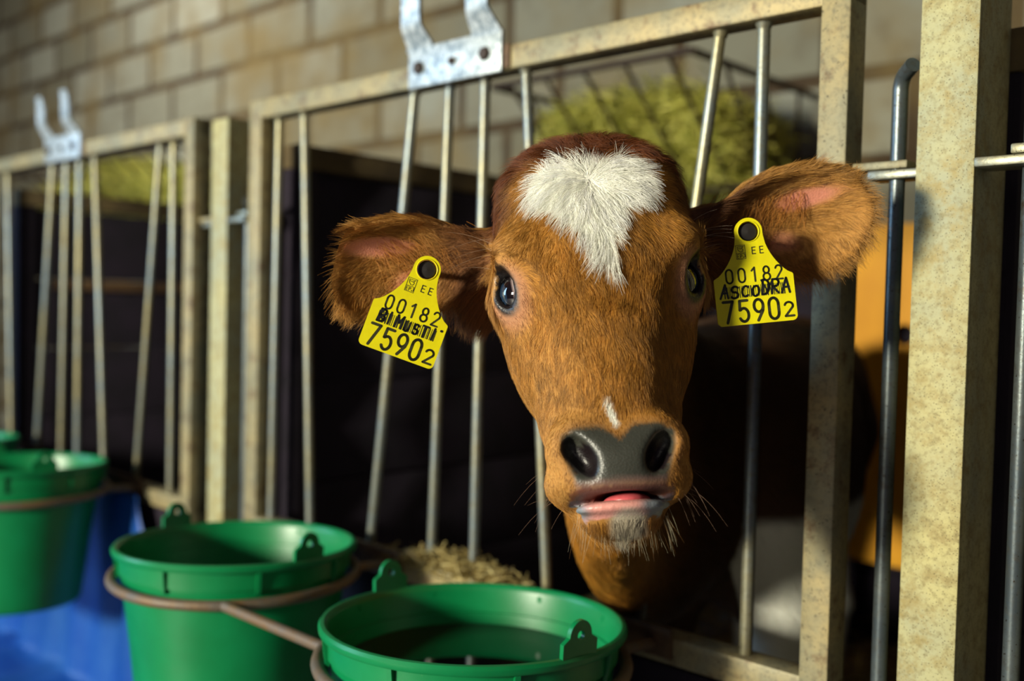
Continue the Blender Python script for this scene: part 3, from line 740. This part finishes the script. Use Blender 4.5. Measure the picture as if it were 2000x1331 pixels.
    # ears
    for k, (b, c, B, rl, rw) in enumerate(EARS):
        s, t, n = ((P - c) @ B.T).T; inear = (s > -rl * 1.25) & (s < rl * 1.2) & (np.abs(t) < rw * 1.5) & (np.abs(n) < .05) & (au > .078)
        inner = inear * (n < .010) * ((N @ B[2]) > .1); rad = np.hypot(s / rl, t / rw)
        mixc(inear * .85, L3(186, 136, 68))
        mixc(inner * (1 - sst(s, -.050, -.012)) * .75, L3(92, 46, 34))  # ear root: dark maroon inner skin with the shade there painted in
        spot = np.hypot((s - .016) / .028, (t - .014 - .1 * s) / .0085) + .12 * n1
        sp2 = np.hypot((s + .006) / .016, (t + .016) / .010) + .2 * n1
        pk = inner * np.maximum((1 - sst(spot, .55, 1.25)), .55 * (1 - sst(sp2, .5, 1.2))); mixc(pk, L3(226, 148, 122)); bare = np.maximum(bare, pk * .9)
        edge = inear * sst(rad, .72, .95); ln = np.where(inear, .0085 + .006 * edge, ln); ln = np.where((inner * (pk > .3)) > 0, .004, ln)
    # white belly and lower legs
    wl = (P[:, 1] > .95) * sst(.24 + .02 * n3 - P[:, 2] + .25 * sst(P[:, 1], 1.03, 1.18), -.008, .008); mixc(wl, C_WHITE * .85)
    fl_ = (P[:, 1] > .97) * (P[:, 1] < 1.6) * (P[:, 0] > -.61) * sst(np.minimum(.375 + (P[:, 0] + .585) * 5.4, .52) + .01 * n3 - P[:, 2], -.01, .01); mixc(fl_, C_WHITE * .85)
    hoof = (P[:, 2] < .035) * 1.0; mixc(hoof, L3(50, 44, 40)); bare = np.maximum(bare, hoof)
    return np.clip(col, 0, 1), bare, ln, face
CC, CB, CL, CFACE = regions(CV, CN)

def skin_mat():
    m, nt, bs = new_mat('calf_hide'); a = nd(nt, 'ShaderNodeAttribute'); a.attribute_name = 'coat'; b = nd(nt, 'ShaderNodeAttribute'); b.attribute_name = 'bare'
    c = mix(nt, ramp(nt, noise(nt, 700, 3, .7), [(.35, (0, 0, 0, 1)), (.7, (.35, .35, .35, 1))]), a.outputs['Color'], mix(nt, 1.0, a.outputs['Color'], (.6, .6, .6, 1), 'MULTIPLY'))
    nt.links.new(c, bs.inputs['Base Color'])
    mr = nt.nodes.new('ShaderNodeMapRange'); mr.inputs['To Min'].default_value = .85; mr.inputs['To Max'].default_value = .40; nt.links.new(b.outputs['Fac'], mr.inputs['Value']); nt.links.new(mr.outputs[0], bs.inputs['Roughness'])
    bs.inputs['Subsurface Weight'].default_value = .08; bs.inputs['Subsurface Radius'].default_value = (.004, .0015, .001); bs.inputs['Subsurface Scale'].default_value = .6
    v = nt.nodes.new('ShaderNodeTexVoronoi'); v.inputs['Scale'].default_value = 650; nt.links.new(geo(nt), v.inputs['Vector'])
    bump(nt, bs, v.outputs['Distance'], .25, .0006); return m
calf = None
def build_calf():
    org = Vector((-.65, 1.3, 0)); me = bpy.data.meshes.new('calf'); V = CV - np.array(org)
    me.vertices.add(len(V)); me.vertices.foreach_set('co', V.reshape(-1).astype(np.float32)); me.loops.add(CF.size); me.loops.foreach_set('vertex_index', CF.reshape(-1).astype(np.int32))
    me.polygons.add(len(CF)); me.polygons.foreach_set('loop_start', (np.arange(len(CF)) * 4).astype(np.int32)); me.update(); me.validate()
    me.polygons.foreach_set('use_smooth', np.ones(len(me.polygons), bool))
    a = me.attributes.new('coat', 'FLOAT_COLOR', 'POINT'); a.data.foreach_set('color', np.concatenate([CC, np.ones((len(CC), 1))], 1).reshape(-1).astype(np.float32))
    b = me.attributes.new('bare', 'FLOAT', 'POINT'); b.data.foreach_set('value', CB.astype(np.float32))
    me.materials.append(skin_mat()); o = bpy.data.objects.new('calf', me); COL.objects.link(o); o.location = org
    return tag(o, 'brown calf with white blaze on its forehead, head pushed through the gate bars', 'calf')
calf = build_calf()

# eyes
def eye_mat():
    m, nt, bs = new_mat('calf_eye'); a = nd(nt, 'ShaderNodeTexCoord'); sp = nd(nt, 'ShaderNodeSeparateXYZ'); nt.links.new(a.outputs['Object'], sp.inputs[0])
    # object space: z = gaze, radius .0178; elongated dark pupil, dark iris, grey-white at the rim
    cx = nt.nodes.new('ShaderNodeMath'); cx.operation = 'MULTIPLY'; nt.links.new(sp.outputs[0], cx.inputs[0]); cx.inputs[1].default_value = 1 / .0125
    cy = nt.nodes.new('ShaderNodeMath'); cy.operation = 'MULTIPLY'; nt.links.new(sp.outputs[1], cy.inputs[0]); cy.inputs[1].default_value = 1 / .0190
    cb = nt.nodes.new('ShaderNodeCombineXYZ'); nt.links.new(cx.outputs[0], cb.inputs[0]); nt.links.new(cy.outputs[0], cb.inputs[1])
    ln = nt.nodes.new('ShaderNodeVectorMath'); ln.operation = 'LENGTH'; nt.links.new(cb.outputs[0], ln.inputs[0])
    c = ramp(nt, ln.outputs['Value'], [(.0, lin(34, 52, 74)), (.42, lin(30, 46, 66)), (.50, lin(14, 12, 16)), (.84, lin(22, 16, 18)), (.92, lin(120, 104, 104)), (1, lin(176, 160, 156))])
    nt.links.new(c, bs.inputs['Base Color']); bs.inputs['Roughness'].default_value = .06; bs.inputs['Coat Weight'].default_value = 1; bs.inputs['Coat Roughness'].default_value = .02; return m
ME = eye_mat()
for sx in (-1, 1):
    c = from_head((sx * EYE_C[0], EYE_C[1], EYE_C[2])); ax = EYE_AX * np.array([sx, 1, 1]); ty = EYE_T * np.array([sx, 1, 1]); ax = ax * math.cos(R(18)) + np.array([sx * EYE_S[0], EYE_S[1], EYE_S[2]]) * (math.sin(R(18)) * (1 if EYE_S[0] > 0 else -1)); axw = Vector(ax @ HB); tyw = Vector(ty @ HB); txw = tyw.cross(axw)
    bm = bmesh.new(); bmesh.ops.create_uvsphere(bm, u_segments=48, v_segments=32, radius=EYE_R)
    o = MB(); o.bm(bm); eo = o.build('eyeball', ME); eo.matrix_world = Matrix(((txw.x, tyw.x, axw.x, c[0]), (txw.y, tyw.y, axw.y, c[1]), (txw.z, tyw.z, axw.z, c[2]), (0, 0, 0, 1)))
    eo.parent = calf; eo.matrix_parent_inverse = Matrix.Translation(-calf.location)
# tongue behind the lower lip
M_tongue = simple('tongue_pink', lin(206, 92, 98), .35, 0, lin(190, 80, 84), 200)
def head_blob(name, c, r, mat, parent):
    bm = bmesh.new(); bmesh.ops.create_uvsphere(bm, u_segments=40, v_segments=24, radius=1)
    mb = MB(); vs = [Vector(from_head(np.array(c) + np.array(v.co) * np.array(r))) for v in bm.verts]; bm.verts.index_update(); mb.add(vs, [[v.index for v in f.verts] for f in bm.faces]); bm.free()
    return mb.build(name, mat, parent, smooth=R(180))
head_blob('tongue', (.004, -.1700, .026), (.017, .0066, .020), M_tongue, calf)

# ------------------------------------------------------------------ fur: one curve per hair, laid along the coat's flow
def flow(P, N):
    q = to_head(P); u, v, w = q.T; au = np.abs(u)
    du, dv = u * 3.2, np.full(len(u), -1.0)                                    # down and outward over the nose
    up_z = sst(v, -.004, .012)                                                 # above the whorl: radiates from the crown of the blaze
    bu, bv = u + .004, v - .070; bl = np.hypot(bu, bv) + .004
    ru, rv = bu / bl, bv / bl - .25
    fu = du * (1 - up_z) + ru * up_z; fv = dv * (1 - up_z) + rv * up_z
    # swirl where brow hair turns up beside the whorl
    sw = np.exp(-(((u + .004) / .03) ** 2 + ((v + .004) / .02) ** 2)); fu += -np.sign(u + .004) * .3 * sw; fv += .5 * sw * np.sign(v + .004)
    pe = np.stack([au - EYE_C[0] - .013, v - EYE_C[1]], 1); el = np.linalg.norm(pe, axis=1) + 1e-6; we = 3.5 * np.exp(-(el / .021) ** 2); fu += np.sign(u) * pe[:, 0] / el * we; fv += pe[:, 1] / el * we
    d = np.stack([fu, fv, np.full(len(u), -.15)], 1) @ HB
    body = sst(P[:, 1], .74, .80)[:, None]; nk = sst(-w, .02, .07)[:, None]
    dn = np.array([.0, .25, -1.0]); d = d * (1 - nk) + (dn * nk); d = d * (1 - body) + np.array([0, .8, -.5]) * body
    for k, (b, c, B, rl, rw) in enumerate(EARS):
        s, t, n = ((P - c) @ B.T).T; m = ((s > -rl * 1.25) & (s < rl * 1.3) & (np.abs(t) < rw * 1.6) & (np.abs(n) < .06) & (au > .078))
        ff = (1.0 * B[0])[None] + (t / rw)[:, None] * B[1] * .9 + .1 * B[2]; low = sst(-t, .0, .03)[:, None]; ff = ff * (1 - .5 * low) - B[1] * .5 * low
        up_ = sst(t, .012, .03)[:, None] * ((N @ B[2]) > 0)[:, None]; ff = ff + np.array(B[0]) * .5 * up_
        d = np.where(m[:, None], ff, d)
    d = d - N * (d * N).sum(1)[:, None]; return d / (np.linalg.norm(d, axis=1)[:, None] + 1e-9)
def hairs():
    tri = np.concatenate([CF[:, [0, 1, 2]], CF[:, [0, 2, 3]]]); A, B_, C_ = CV[tri[:, 0]], CV[tri[:, 1]], CV[tri[:, 2]]
    ar = .5 * np.linalg.norm(np.cross(B_ - A, C_ - A), axis=1); ctr = (A + B_ + C_) / 3; q = to_head(ctr)
    head = (ctr[:, 1] < .76); dens = np.where(head, 1.0, .0); dens = np.where((ctr[:, 1] >= .76) & (ctr[:, 1] < .98), .7, dens); dens = np.where(ctr[:, 1] >= .98, .10, dens)
    back = head & (((CN[tri[:, 0]]) @ _fw3) > .55); dens = np.where(back & (q[:, 1] < .06), .25, dens)
    dens = dens * np.clip(1 - CB[tri[:, 0]] * 1.05, 0, 1); p = ar * dens; NH = N_HAIR
    f = rng.choice(len(tri), NH, p=p / p.sum()); r1, r2 = rng.uniform(size=NH), rng.uniform(size=NH); s = np.sqrt(r1); wa, wb, wc = 1 - s, s * (1 - r2), s * r2
    root = A[f] * wa[:, None] + B_[f] * wb[:, None] + C_[f] * wc[:, None]; nn = CN[tri[f, 0]] * wa[:, None] + CN[tri[f, 1]] * wb[:, None] + CN[tri[f, 2]] * wc[:, None]; nn /= np.linalg.norm(nn, axis=1)[:, None]
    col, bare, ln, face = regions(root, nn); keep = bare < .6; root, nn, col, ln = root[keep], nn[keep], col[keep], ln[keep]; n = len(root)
    fl = flow(root, nn); q = to_head(root)
    # tufts: hairs near one another lean alike
    cl = np.stack([vnoise(root, 170, 11 + k) for k in range(3)], 1) * .55 + np.stack([vnoise(root, 70, 21 + k) for k in range(3)], 1) * .55 + rng.normal(0, .16, (n, 3))
    whiteish = col[:, 2] > .4; d0 = 0; cl[whiteish] *= 1.25
    poll = sst(q[:, 1], .082, .10); cl *= (1 + 1.2 * poll)[:, None]
    d = fl + cl * .75; d -= nn * (d * nn).sum(1)[:, None]; d /= np.linalg.norm(d, axis=1)[:, None]; lift = .30 + .15 * rng.uniform(size=n) + .55 * poll + .15 * whiteish
    wh = np.exp(-(((q[:, 0]) / .035) ** 2 + ((q[:, 1] + .008) / .028) ** 2)) * (q[:, 2] > 0); lift = lift + .35 * wh; L = ln * rng.uniform(.65, 1.2, n) * (1 + .5 * wh); seg = 5; PT = np.zeros((n, seg, 3))
    for k in range(seg):
        t = k / (seg - 1); PT[:, k] = root + (d * t + nn * (lift[:, None] * (t - .55 * t * t))) * L[:, None] - nn * .0003
        PT[:, k, 2] -= .10 * L * t * t
        if k: PT[:, k] += np.stack([vnoise(root, 120, 31 + j) for j in range(3)], 1) * (L * .12 * t * t)[:, None]
    rad = np.linspace(1, .25, seg)[None] * (.000105 * (1 + .25 * whiteish))[:, None] * (1 + 30 * np.maximum(ln - .012, 0))[:, None]
    shade = (1 + .34 * vnoise(root, 300, 41) + .12 * vnoise(root, 90, 43) + rng.normal(0, .20, n))[:, None]; col = np.clip(col * np.where(whiteish[:, None], 1 + (shade - 1) * .25, shade), .002, .95)
    dark_t = rng.uniform(size=n) < .14; col[dark_t & ~whiteish] *= .55
    return PT, rad, col
def whiskers():
    pts = []; rad = []; col = []
    def add(p, d, L, droop, c, r=.00008):
        p = np.array(p, float); d = np.array(d, float); d /= np.linalg.norm(d); P_ = [p + d * L * t + np.array([0, 0, -droop * L * t * t]) for t in np.linspace(0, 1, 5)]; pts.append(P_); rad.append(np.linspace(r, r * .3, 5)); col.append(c)
    for k in range(120):                                                       # chin beard
        u0 = rng.uniform(-.034, .034); p = from_head((u0, -.184 + .003 * rng.normal() + 4 * u0 * u0, .012 + .012 * rng.uniform())); dd = (np.array([u0 * 8 + rng.normal() * .15, -1, .15 + .2 * rng.normal()])) @ HB
        add(p, dd, rng.uniform(.008, .024), .15, L3(190, 180, 150) if rng.uniform() < .6 else L3(120, 84, 40))
    for sx in (-1, 1):
        for k in range(16):                                                    # lip and brow whiskers
            p = from_head((sx * rng.uniform(.036, .046), rng.uniform(-.168, -.14), .015 + rng.uniform(0, .02))); add(p, np.array([sx, -.5 + .6 * rng.normal(), .2]) @ HB, rng.uniform(.012, .034), .5, L3(150, 120, 100), .00009)
        for k in range(6):
            p = from_head((sx * .079, .03 + .01 * rng.normal(), .012)); add(p, np.array([sx, .2 + .3 * rng.normal(), .3]) @ HB, rng.uniform(.02, .04), .2, L3(190, 170, 150), .00009)
        for k in range(46):                                                    # lashes
            a = rng.uniform(-.2, 1.0); e = EYE_C + EYE_AX * .0125 + EYE_T * .0135 * math.cos(a * 1.2) + EYE_S * .0085 * math.sin(a * 2.2); e = e * np.array([sx, 1, 1])
            add(from_head(e), np.array([sx * 1.0, .55 + .2 * rng.normal(), .45]) @ HB, rng.uniform(.007, .012), .25, L3(30, 18, 12), .00013)
    for k, (b, c, B, rl, rw) in enumerate(EARS):                               # long hairs across the ear opening and hanging below it
        for i in range(260):
            s0 = rng.uniform(-.85, .35) * rl; t0 = rw * rng.uniform(.35, .75); p = c + B[0] * s0 + B[1] * t0 * (1 if i % 3 else .4) - B[2] * .014
            add(p, -B[0] * (.9 + .4 * rng.normal()) * (1 if k == 0 else .8) - B[1] * (.75 + .3 * rng.uniform()) + B[2] * .45 + np.array([rng.normal(), rng.normal(), rng.normal()]) * .12, rng.uniform(.014, .032), .12, L3(184, 120, 48) * rng.uniform(.7, 1.1), .00014)
        for i in range(170):
            s0 = rng.uniform(-.8, .5) * rl; p = c + B[0] * s0 - B[1] * rw * 1.02 * math.sqrt(max(.05, 1 - (s0 / rl) ** 2)) - B[2] * .004
            add(p, -B[1] + B[0] * (.35 + .25 * rng.normal()) + B[2] * .1 * rng.normal(), rng.uniform(.008, .022), .2, L3(176, 116, 52) * rng.uniform(.7, 1.1), .00013)
    return np.array(pts), np.array(rad), np.array(col)
def curves_obj(name, PT, rad, col, mat, parent):
    n, seg, _ = PT.shape; hc = bpy.data.hair_curves.new(name); hc.add_curves([seg] * n)
    P = (PT - np.array(parent.location)).reshape(-1).astype(np.float32); hc.attributes['position'].data.foreach_set('vector', P)
    ra = hc.attributes.get('radius') or hc.attributes.new('radius', 'FLOAT', 'POINT'); ra.data.foreach_set('value', rad.reshape(-1).astype(np.float32))
    ca = hc.attributes.new('coat', 'FLOAT_COLOR', 'CURVE'); ca.data.foreach_set('color', np.concatenate([col, np.ones((n, 1))], 1).reshape(-1).astype(np.float32))
    hc.materials.append(mat); o = bpy.data.objects.new(name, hc); COL.objects.link(o); o.parent = parent; return o
def fur_mat():
    m, nt, bs = new_mat('calf_fur'); a = nd(nt, 'ShaderNodeAttribute'); a.attribute_name = 'coat'; nt.links.new(a.outputs['Color'], bs.inputs['Base Color'])
    bs.inputs['Roughness'].default_value = .5; bs.inputs['Specular IOR Level'].default_value = .35; return m
M_fur = fur_mat(); N_HAIR = 430000
curves_obj('fur', *hairs(), M_fur, calf)
curves_obj('whiskers', *whiskers(), M_fur, calf)

# ------------------------------------------------------------------ ear tags with stroke lettering
def arc(cx, cy, rx, ry, a0, a1, n=14): return [(cx + rx * math.cos(R(a0 + (a1 - a0) * k / n)), cy + ry * math.sin(R(a0 + (a1 - a0) * k / n))) for k in range(n + 1)]
GL = {'0': [arc(.3, .7, .27, .3, 0, 180) + arc(.3, .3, .27, .3, 180, 360) + [(.57, .7)]],
      '1': [[(.12, .78), (.36, 1), (.36, 0)]], '7': [[(.02, 1), (.56, 1), (.18, 0)]],
      '2': [arc(.29, .74, .26, .26, 165, -25) + [(.03, 0), (.58, 0)]],
      '5': [[(.54, 1), (.1, 1), (.07, .56)] + arc(.29, .32, .27, .32, 130, -150)],
      '8': [arc(.3, .75, .23, .25, -90, 270, 22), arc(.3, .26, .28, .26, 90, 450, 22)],
      '9': [arc(.3, .7, .26, .3, 0, 360, 22), [(.56, .66), (.52, .45), (.22, 0)]],
      '3': [arc(.28, .74, .24, .26, 150, -80), arc(.28, .26, .27, .27, 80, -150)],
      'E': [[(.5, 1), (.08, 1), (.08, 0), (.5, 0)], [(.08, .52), (.44, .52)]],
      'P': [[(.08, 0), (.08, 1), (.3, 1)] + arc(.3, .74, .24, .26, 90, -90) + [(.08, .48)]],
      'A': [[(.0, 0), (.3, 1), (.58, 0)], [(.1, .38), (.5, .38)]],
      'S': [arc(.3, .74, .25, .25, 30, 265) + arc(.3, .25, .27, .26, 85, -150)],
      'C': [arc(.34, .5, .31, .5, 50, 310)], 'O': [arc(.3, .5, .28, .46, 0, 360, 24)],
      'D': [[(.08, 0), (.08, 1), (.2, 1)] + arc(.2, .5, .36, .5, 90, -90) + [(.08, 0)]],
      'R': [[(.08, 0), (.08, 1), (.3, 1)] + arc(.3, .75, .24, .25, 90, -90) + [(.1, .5), (.55, 0)]],
      'B': [[(.08, 0), (.08, 1), (.28, 1)] + arc(.28, .76, .22, .24, 90, -90) + [(.08, .52), (.28, .52)] + arc(.28, .26, .27, .26, 90, -90) + [(.08, 0)]],
      'K': [[(.08, 0), (.08, 1)], [(.55, 1), (.1, .45), (.58, 0)]],
      'I': [[(.2, 0), (.22, 1)]], 'M': [[(.02, 0), (.06, 1), (.33, .4), (.6, 1), (.64, 0)]],
      'U': [[(.05, 1), (.05, .3)] + arc(.3, .3, .25, .3, 180, 360) + [(.55, 1)]], 'T': [[(.0, 1), (.58, 1)], [(.3, 1), (.28, 0)]],
      'L': [[(.05, 1), (.05, 0), (.5, 0)]], '.': [arc(.15, .9, .05, .05, 0, 360, 8)], ' ': []}
def strokes(text, x, y, h, w, gap, slant=0, jig=0, sz=None):
    out = []; r = random.Random(text)
    for i, ch in enumerate(text):
        hh = h * (sz[i] if sz else 1); jx, jy = (r.uniform(-jig, jig), r.uniform(-jig, jig)); k = w / .6
        for p in GL[ch]: out.append([(x + jx + px * k * (sz[i] if sz and sz[i] < 1 else 1) + slant * py * hh, y + jy + py * hh) for px, py in p])
        x += w + gap
    return out
def ink(lines, wd, M, z=.0013, mb=None):
    """flat raised strokes with round ends"""
    mb = mb or MB(); vs, fs = [], []
    for k_, ln_ in enumerate(lines):
        zz = z + .00001 * (k_ % 5)
        for (x0, y0), (x1, y1) in zip(ln_[:-1], ln_[1:]):
            l = math.hypot(x1 - x0, y1 - y0)
            if l < 1e-6: continue
            nx, ny = -(y1 - y0) / l * wd / 2, (x1 - x0) / l * wd / 2; ang = math.atan2(ny, nx); n = len(vs)
            ring = [(x0 + wd / 2 * math.cos(ang + math.pi * j / 6), y0 + wd / 2 * math.sin(ang + math.pi * j / 6)) for j in range(7)] + [(x1 + wd / 2 * math.cos(ang + math.pi + math.pi * j / 6), y1 + wd / 2 * math.sin(ang + math.pi + math.pi * j / 6)) for j in range(7)]
            vs += [M @ Vector((a * TS, b * TS, zz)) for a, b in ring]; fs.append(list(range(n, n + 14)))
    mb.add(vs, fs); return mb
TS = .000396
def tag_outline():
    pts = arc(67, 10, 10, 10, -90, 0, 6) + [(77, 88)] + arc(72, 89, 5, 5, 0, 55, 4)
    for k in range(1, 9): t = k / 9; pts.append((74 - 44 * t ** .62 if False else 74 + (28 - 74) * (1 - (1 - t) ** 1.5), 93 + (166 - 93) * t ** 1.25))
    pts += [(27, 172)] + arc(0, 182, 27, 27, -5, 185, 20)
    L = [(-x, y) for x, y in pts[::-1]]
    half = [p for p in pts if p[0] >= 0]
    return half + [(-x, y) for x, y in half[::-1]]
M_yel = simple('yellow_tag_plastic', lin(232, 222, 0), .45, 0, lin(222, 210, 0), 60, .05); M_ink = simple('printed_black', lin(44, 44, 8), .6); M_mark = simple('marker_ink', lin(10, 14, 16), .5)
M_stud = simple('tag_stud', lin(26, 20, 18), .6)
def make_tag(px, py, D, rot, yawd, pitchd, word, label):
    c = at_depth(px, py, D)                       # centre of the bottom edge
    base = Matrix(((EX.x, EY.x, -FWD.x), (EX.y, EY.y, -FWD.y), (EX.z, EY.z, -FWD.z)))
    Rm = base @ Matrix.Rotation(R(rot), 3, 'Z') @ Matrix.Rotation(R(yawd), 3, 'Y') @ Matrix.Rotation(R(pitchd), 3, 'X')
    M = Matrix.Translation(c) @ Rm.to_4x4()
    e = empty('ear_tag', c, label, 'ear tag', 'yellow plastic ear tags')
    out = tag_outline(); n = len(out); N = 40
    # panel with a round hole: outline and hole bridged by polar matching about the hole for the loop, plus the body below it
    bm = bmesh.new(); th = .0024
    ov = [bm.verts.new((x * TS, y * TS, 0)) for x, y in out]; hv = [bm.verts.new((19.5 * TS * math.cos(2 * math.pi * k / 28), (182 + 19.5 * math.sin(2 * math.pi * k / 28)) * TS, 0)) for k in range(28)]
    es = [bm.edges.new((ov[i], ov[(i + 1) % n])) for i in range(n)] + [bm.edges.new((hv[i], hv[(i + 1) % 28])) for i in range(28)]
    bmesh.ops.triangle_fill(bm, use_beauty=True, edges=es)
    for f in [f for f in bm.faces if math.hypot(f.calc_center_median().x, f.calc_center_median().y - 182 * TS) < 19 * TS * .97 and all(v in hv for v in f.verts)]: bm.faces.remove(f)
    bmesh.ops.recalc_face_normals(bm, faces=bm.faces)
    ex = bmesh.ops.extrude_face_region(bm, geom=bm.faces[:]); bmesh.ops.translate(bm, verts=[g for g in ex['geom'] if isinstance(g, bmesh.types.BMVert)], vec=(0, 0, -th)); bmesh.ops.recalc_face_normals(bm, faces=bm.faces)
    mb = MB(); mb.bm(bm, M); mb.build('panel', M_yel, e)
    # raised collar round the hole
    MB().tube([M @ Vector(((20.5) * TS * math.cos(a), (182 + 20.5 * math.sin(a)) * TS, .0002)) for a in [2 * math.pi * k / 40 for k in range(40)]], .0004, 8, closed=True).build('collar', M_yel, e)
    st = MB(); st.lathe([(0, -.036), (7 * TS, -.036), (7 * TS, -.007), (17.5 * TS, -.006), (18.2 * TS, -.003), (16 * TS, -.0018), (0, -.0012)], 36); MS = M @ Matrix.Translation((0, 182 * TS, 0)); st.v = [MS @ v for v in st.v]; st.build('stud', M_stud, e)
    z = .00012
    pr = MB()
    ink(strokes('00182', -53, 83, 27, 14, 10), 3.7, M, z, pr)
    ink(strokes('7590', -64, 6, 41, 20, 9), 5.6, M, z, pr); ink(strokes('2', 53, 9, 27, 18, 0), 4.4, M, z, pr)
    ink(strokes('EE', 2, 137, 13, 9, 6), 2.0, M, z, pr); pr.build('printed_number', M_ink, e, smooth=R(1))
    # little framed emblem with three letters
    em = MB(); x0, x1, y0, y1, ym = -28, -10, 129, 156, 140
    ink([[(x0, y0), (x1, y0), (x1, y1), (x0, y1), (x0, y0)], [(x0, ym), (x1, ym)]], 1.0, M, z, em)
    ink([[(-25, 153), (-15, 153), (-12, 154)], [(-25, 153), (-24, 147), (-20, 143), (-16, 143), (-14, 147), (-16, 150)], [(-23, 150), (-18, 149), (-14, 152)]], 1.1, M, z, em)
    ink(strokes('EP', -26.5, 130.8, 7.2, 4.2, 1.3), 1.1, M, z, em); ink([[(-13, 138), (-11.5, 138), (-11.5, 132.5), (-14, 131), (-15, 133)]], 1.1, M, z, em); em.build('printed_emblem', M_ink, e, smooth=R(1))
    rr = random.Random(word); bars = MB(); x = -58
    while x < 62:
        w = rr.choice([.9, .9, 1.6, 2.4]); ink([[(x, 53 + w / 2), (x, 76 - w / 2)]], w, M, z + .00003, bars); x += w + rr.choice([1.4, 2.0, 3.0])
    bars.build('barcode', M_ink, e, smooth=R(1))
    hw = MB(); zz = z + .00012
    if word == 'BIMUSTI':
        ink(strokes('B', -60, 55, 25, 16, 0, .12), 4.2, M, zz, hw); ink([[(-50, 80), (-56, 66), (-44, 58)], [(-56, 58), (-46, 72)]], 3, M, zz, hw)
        ink(strokes('IMUSTI', -41, 55, 23, 13, 5.2, .05, 1.2, [1, 1.05, .8, .85, .95, 1.0]), 4.0, M, zz, hw); ink([[(68, 78), (69, 78)]], 5, M, zz, hw)
    else:
        ink(strokes('ASCO', -66, 54, 24, 15.5, 4.2, .12, 1.2, [1.1, .95, .85, .9]), 4.2, M, zz, hw)
        ink(strokes('DRA', 12, 56, 27, 16, 3.2, .10, 1.2, [1.05, 1, 1.05]), 4.4, M, zz, hw); ink([[(14, 84), (24, 62), (34, 80)]], 3, M, zz, hw)
    hw.build('handwriting', M_mark, e, smooth=R(1))
    return e
make_tag(771, 697, .768, -20.5, 8, -4, 'BIMUSTI', 'yellow ear tag hanging aslant from the calf ear beside the open bars')
make_tag(1481, 632, .768, 5.5, -4, -4, 'ASCODRA', 'yellow ear tag hanging upright from the calf ear nearer the tall post')
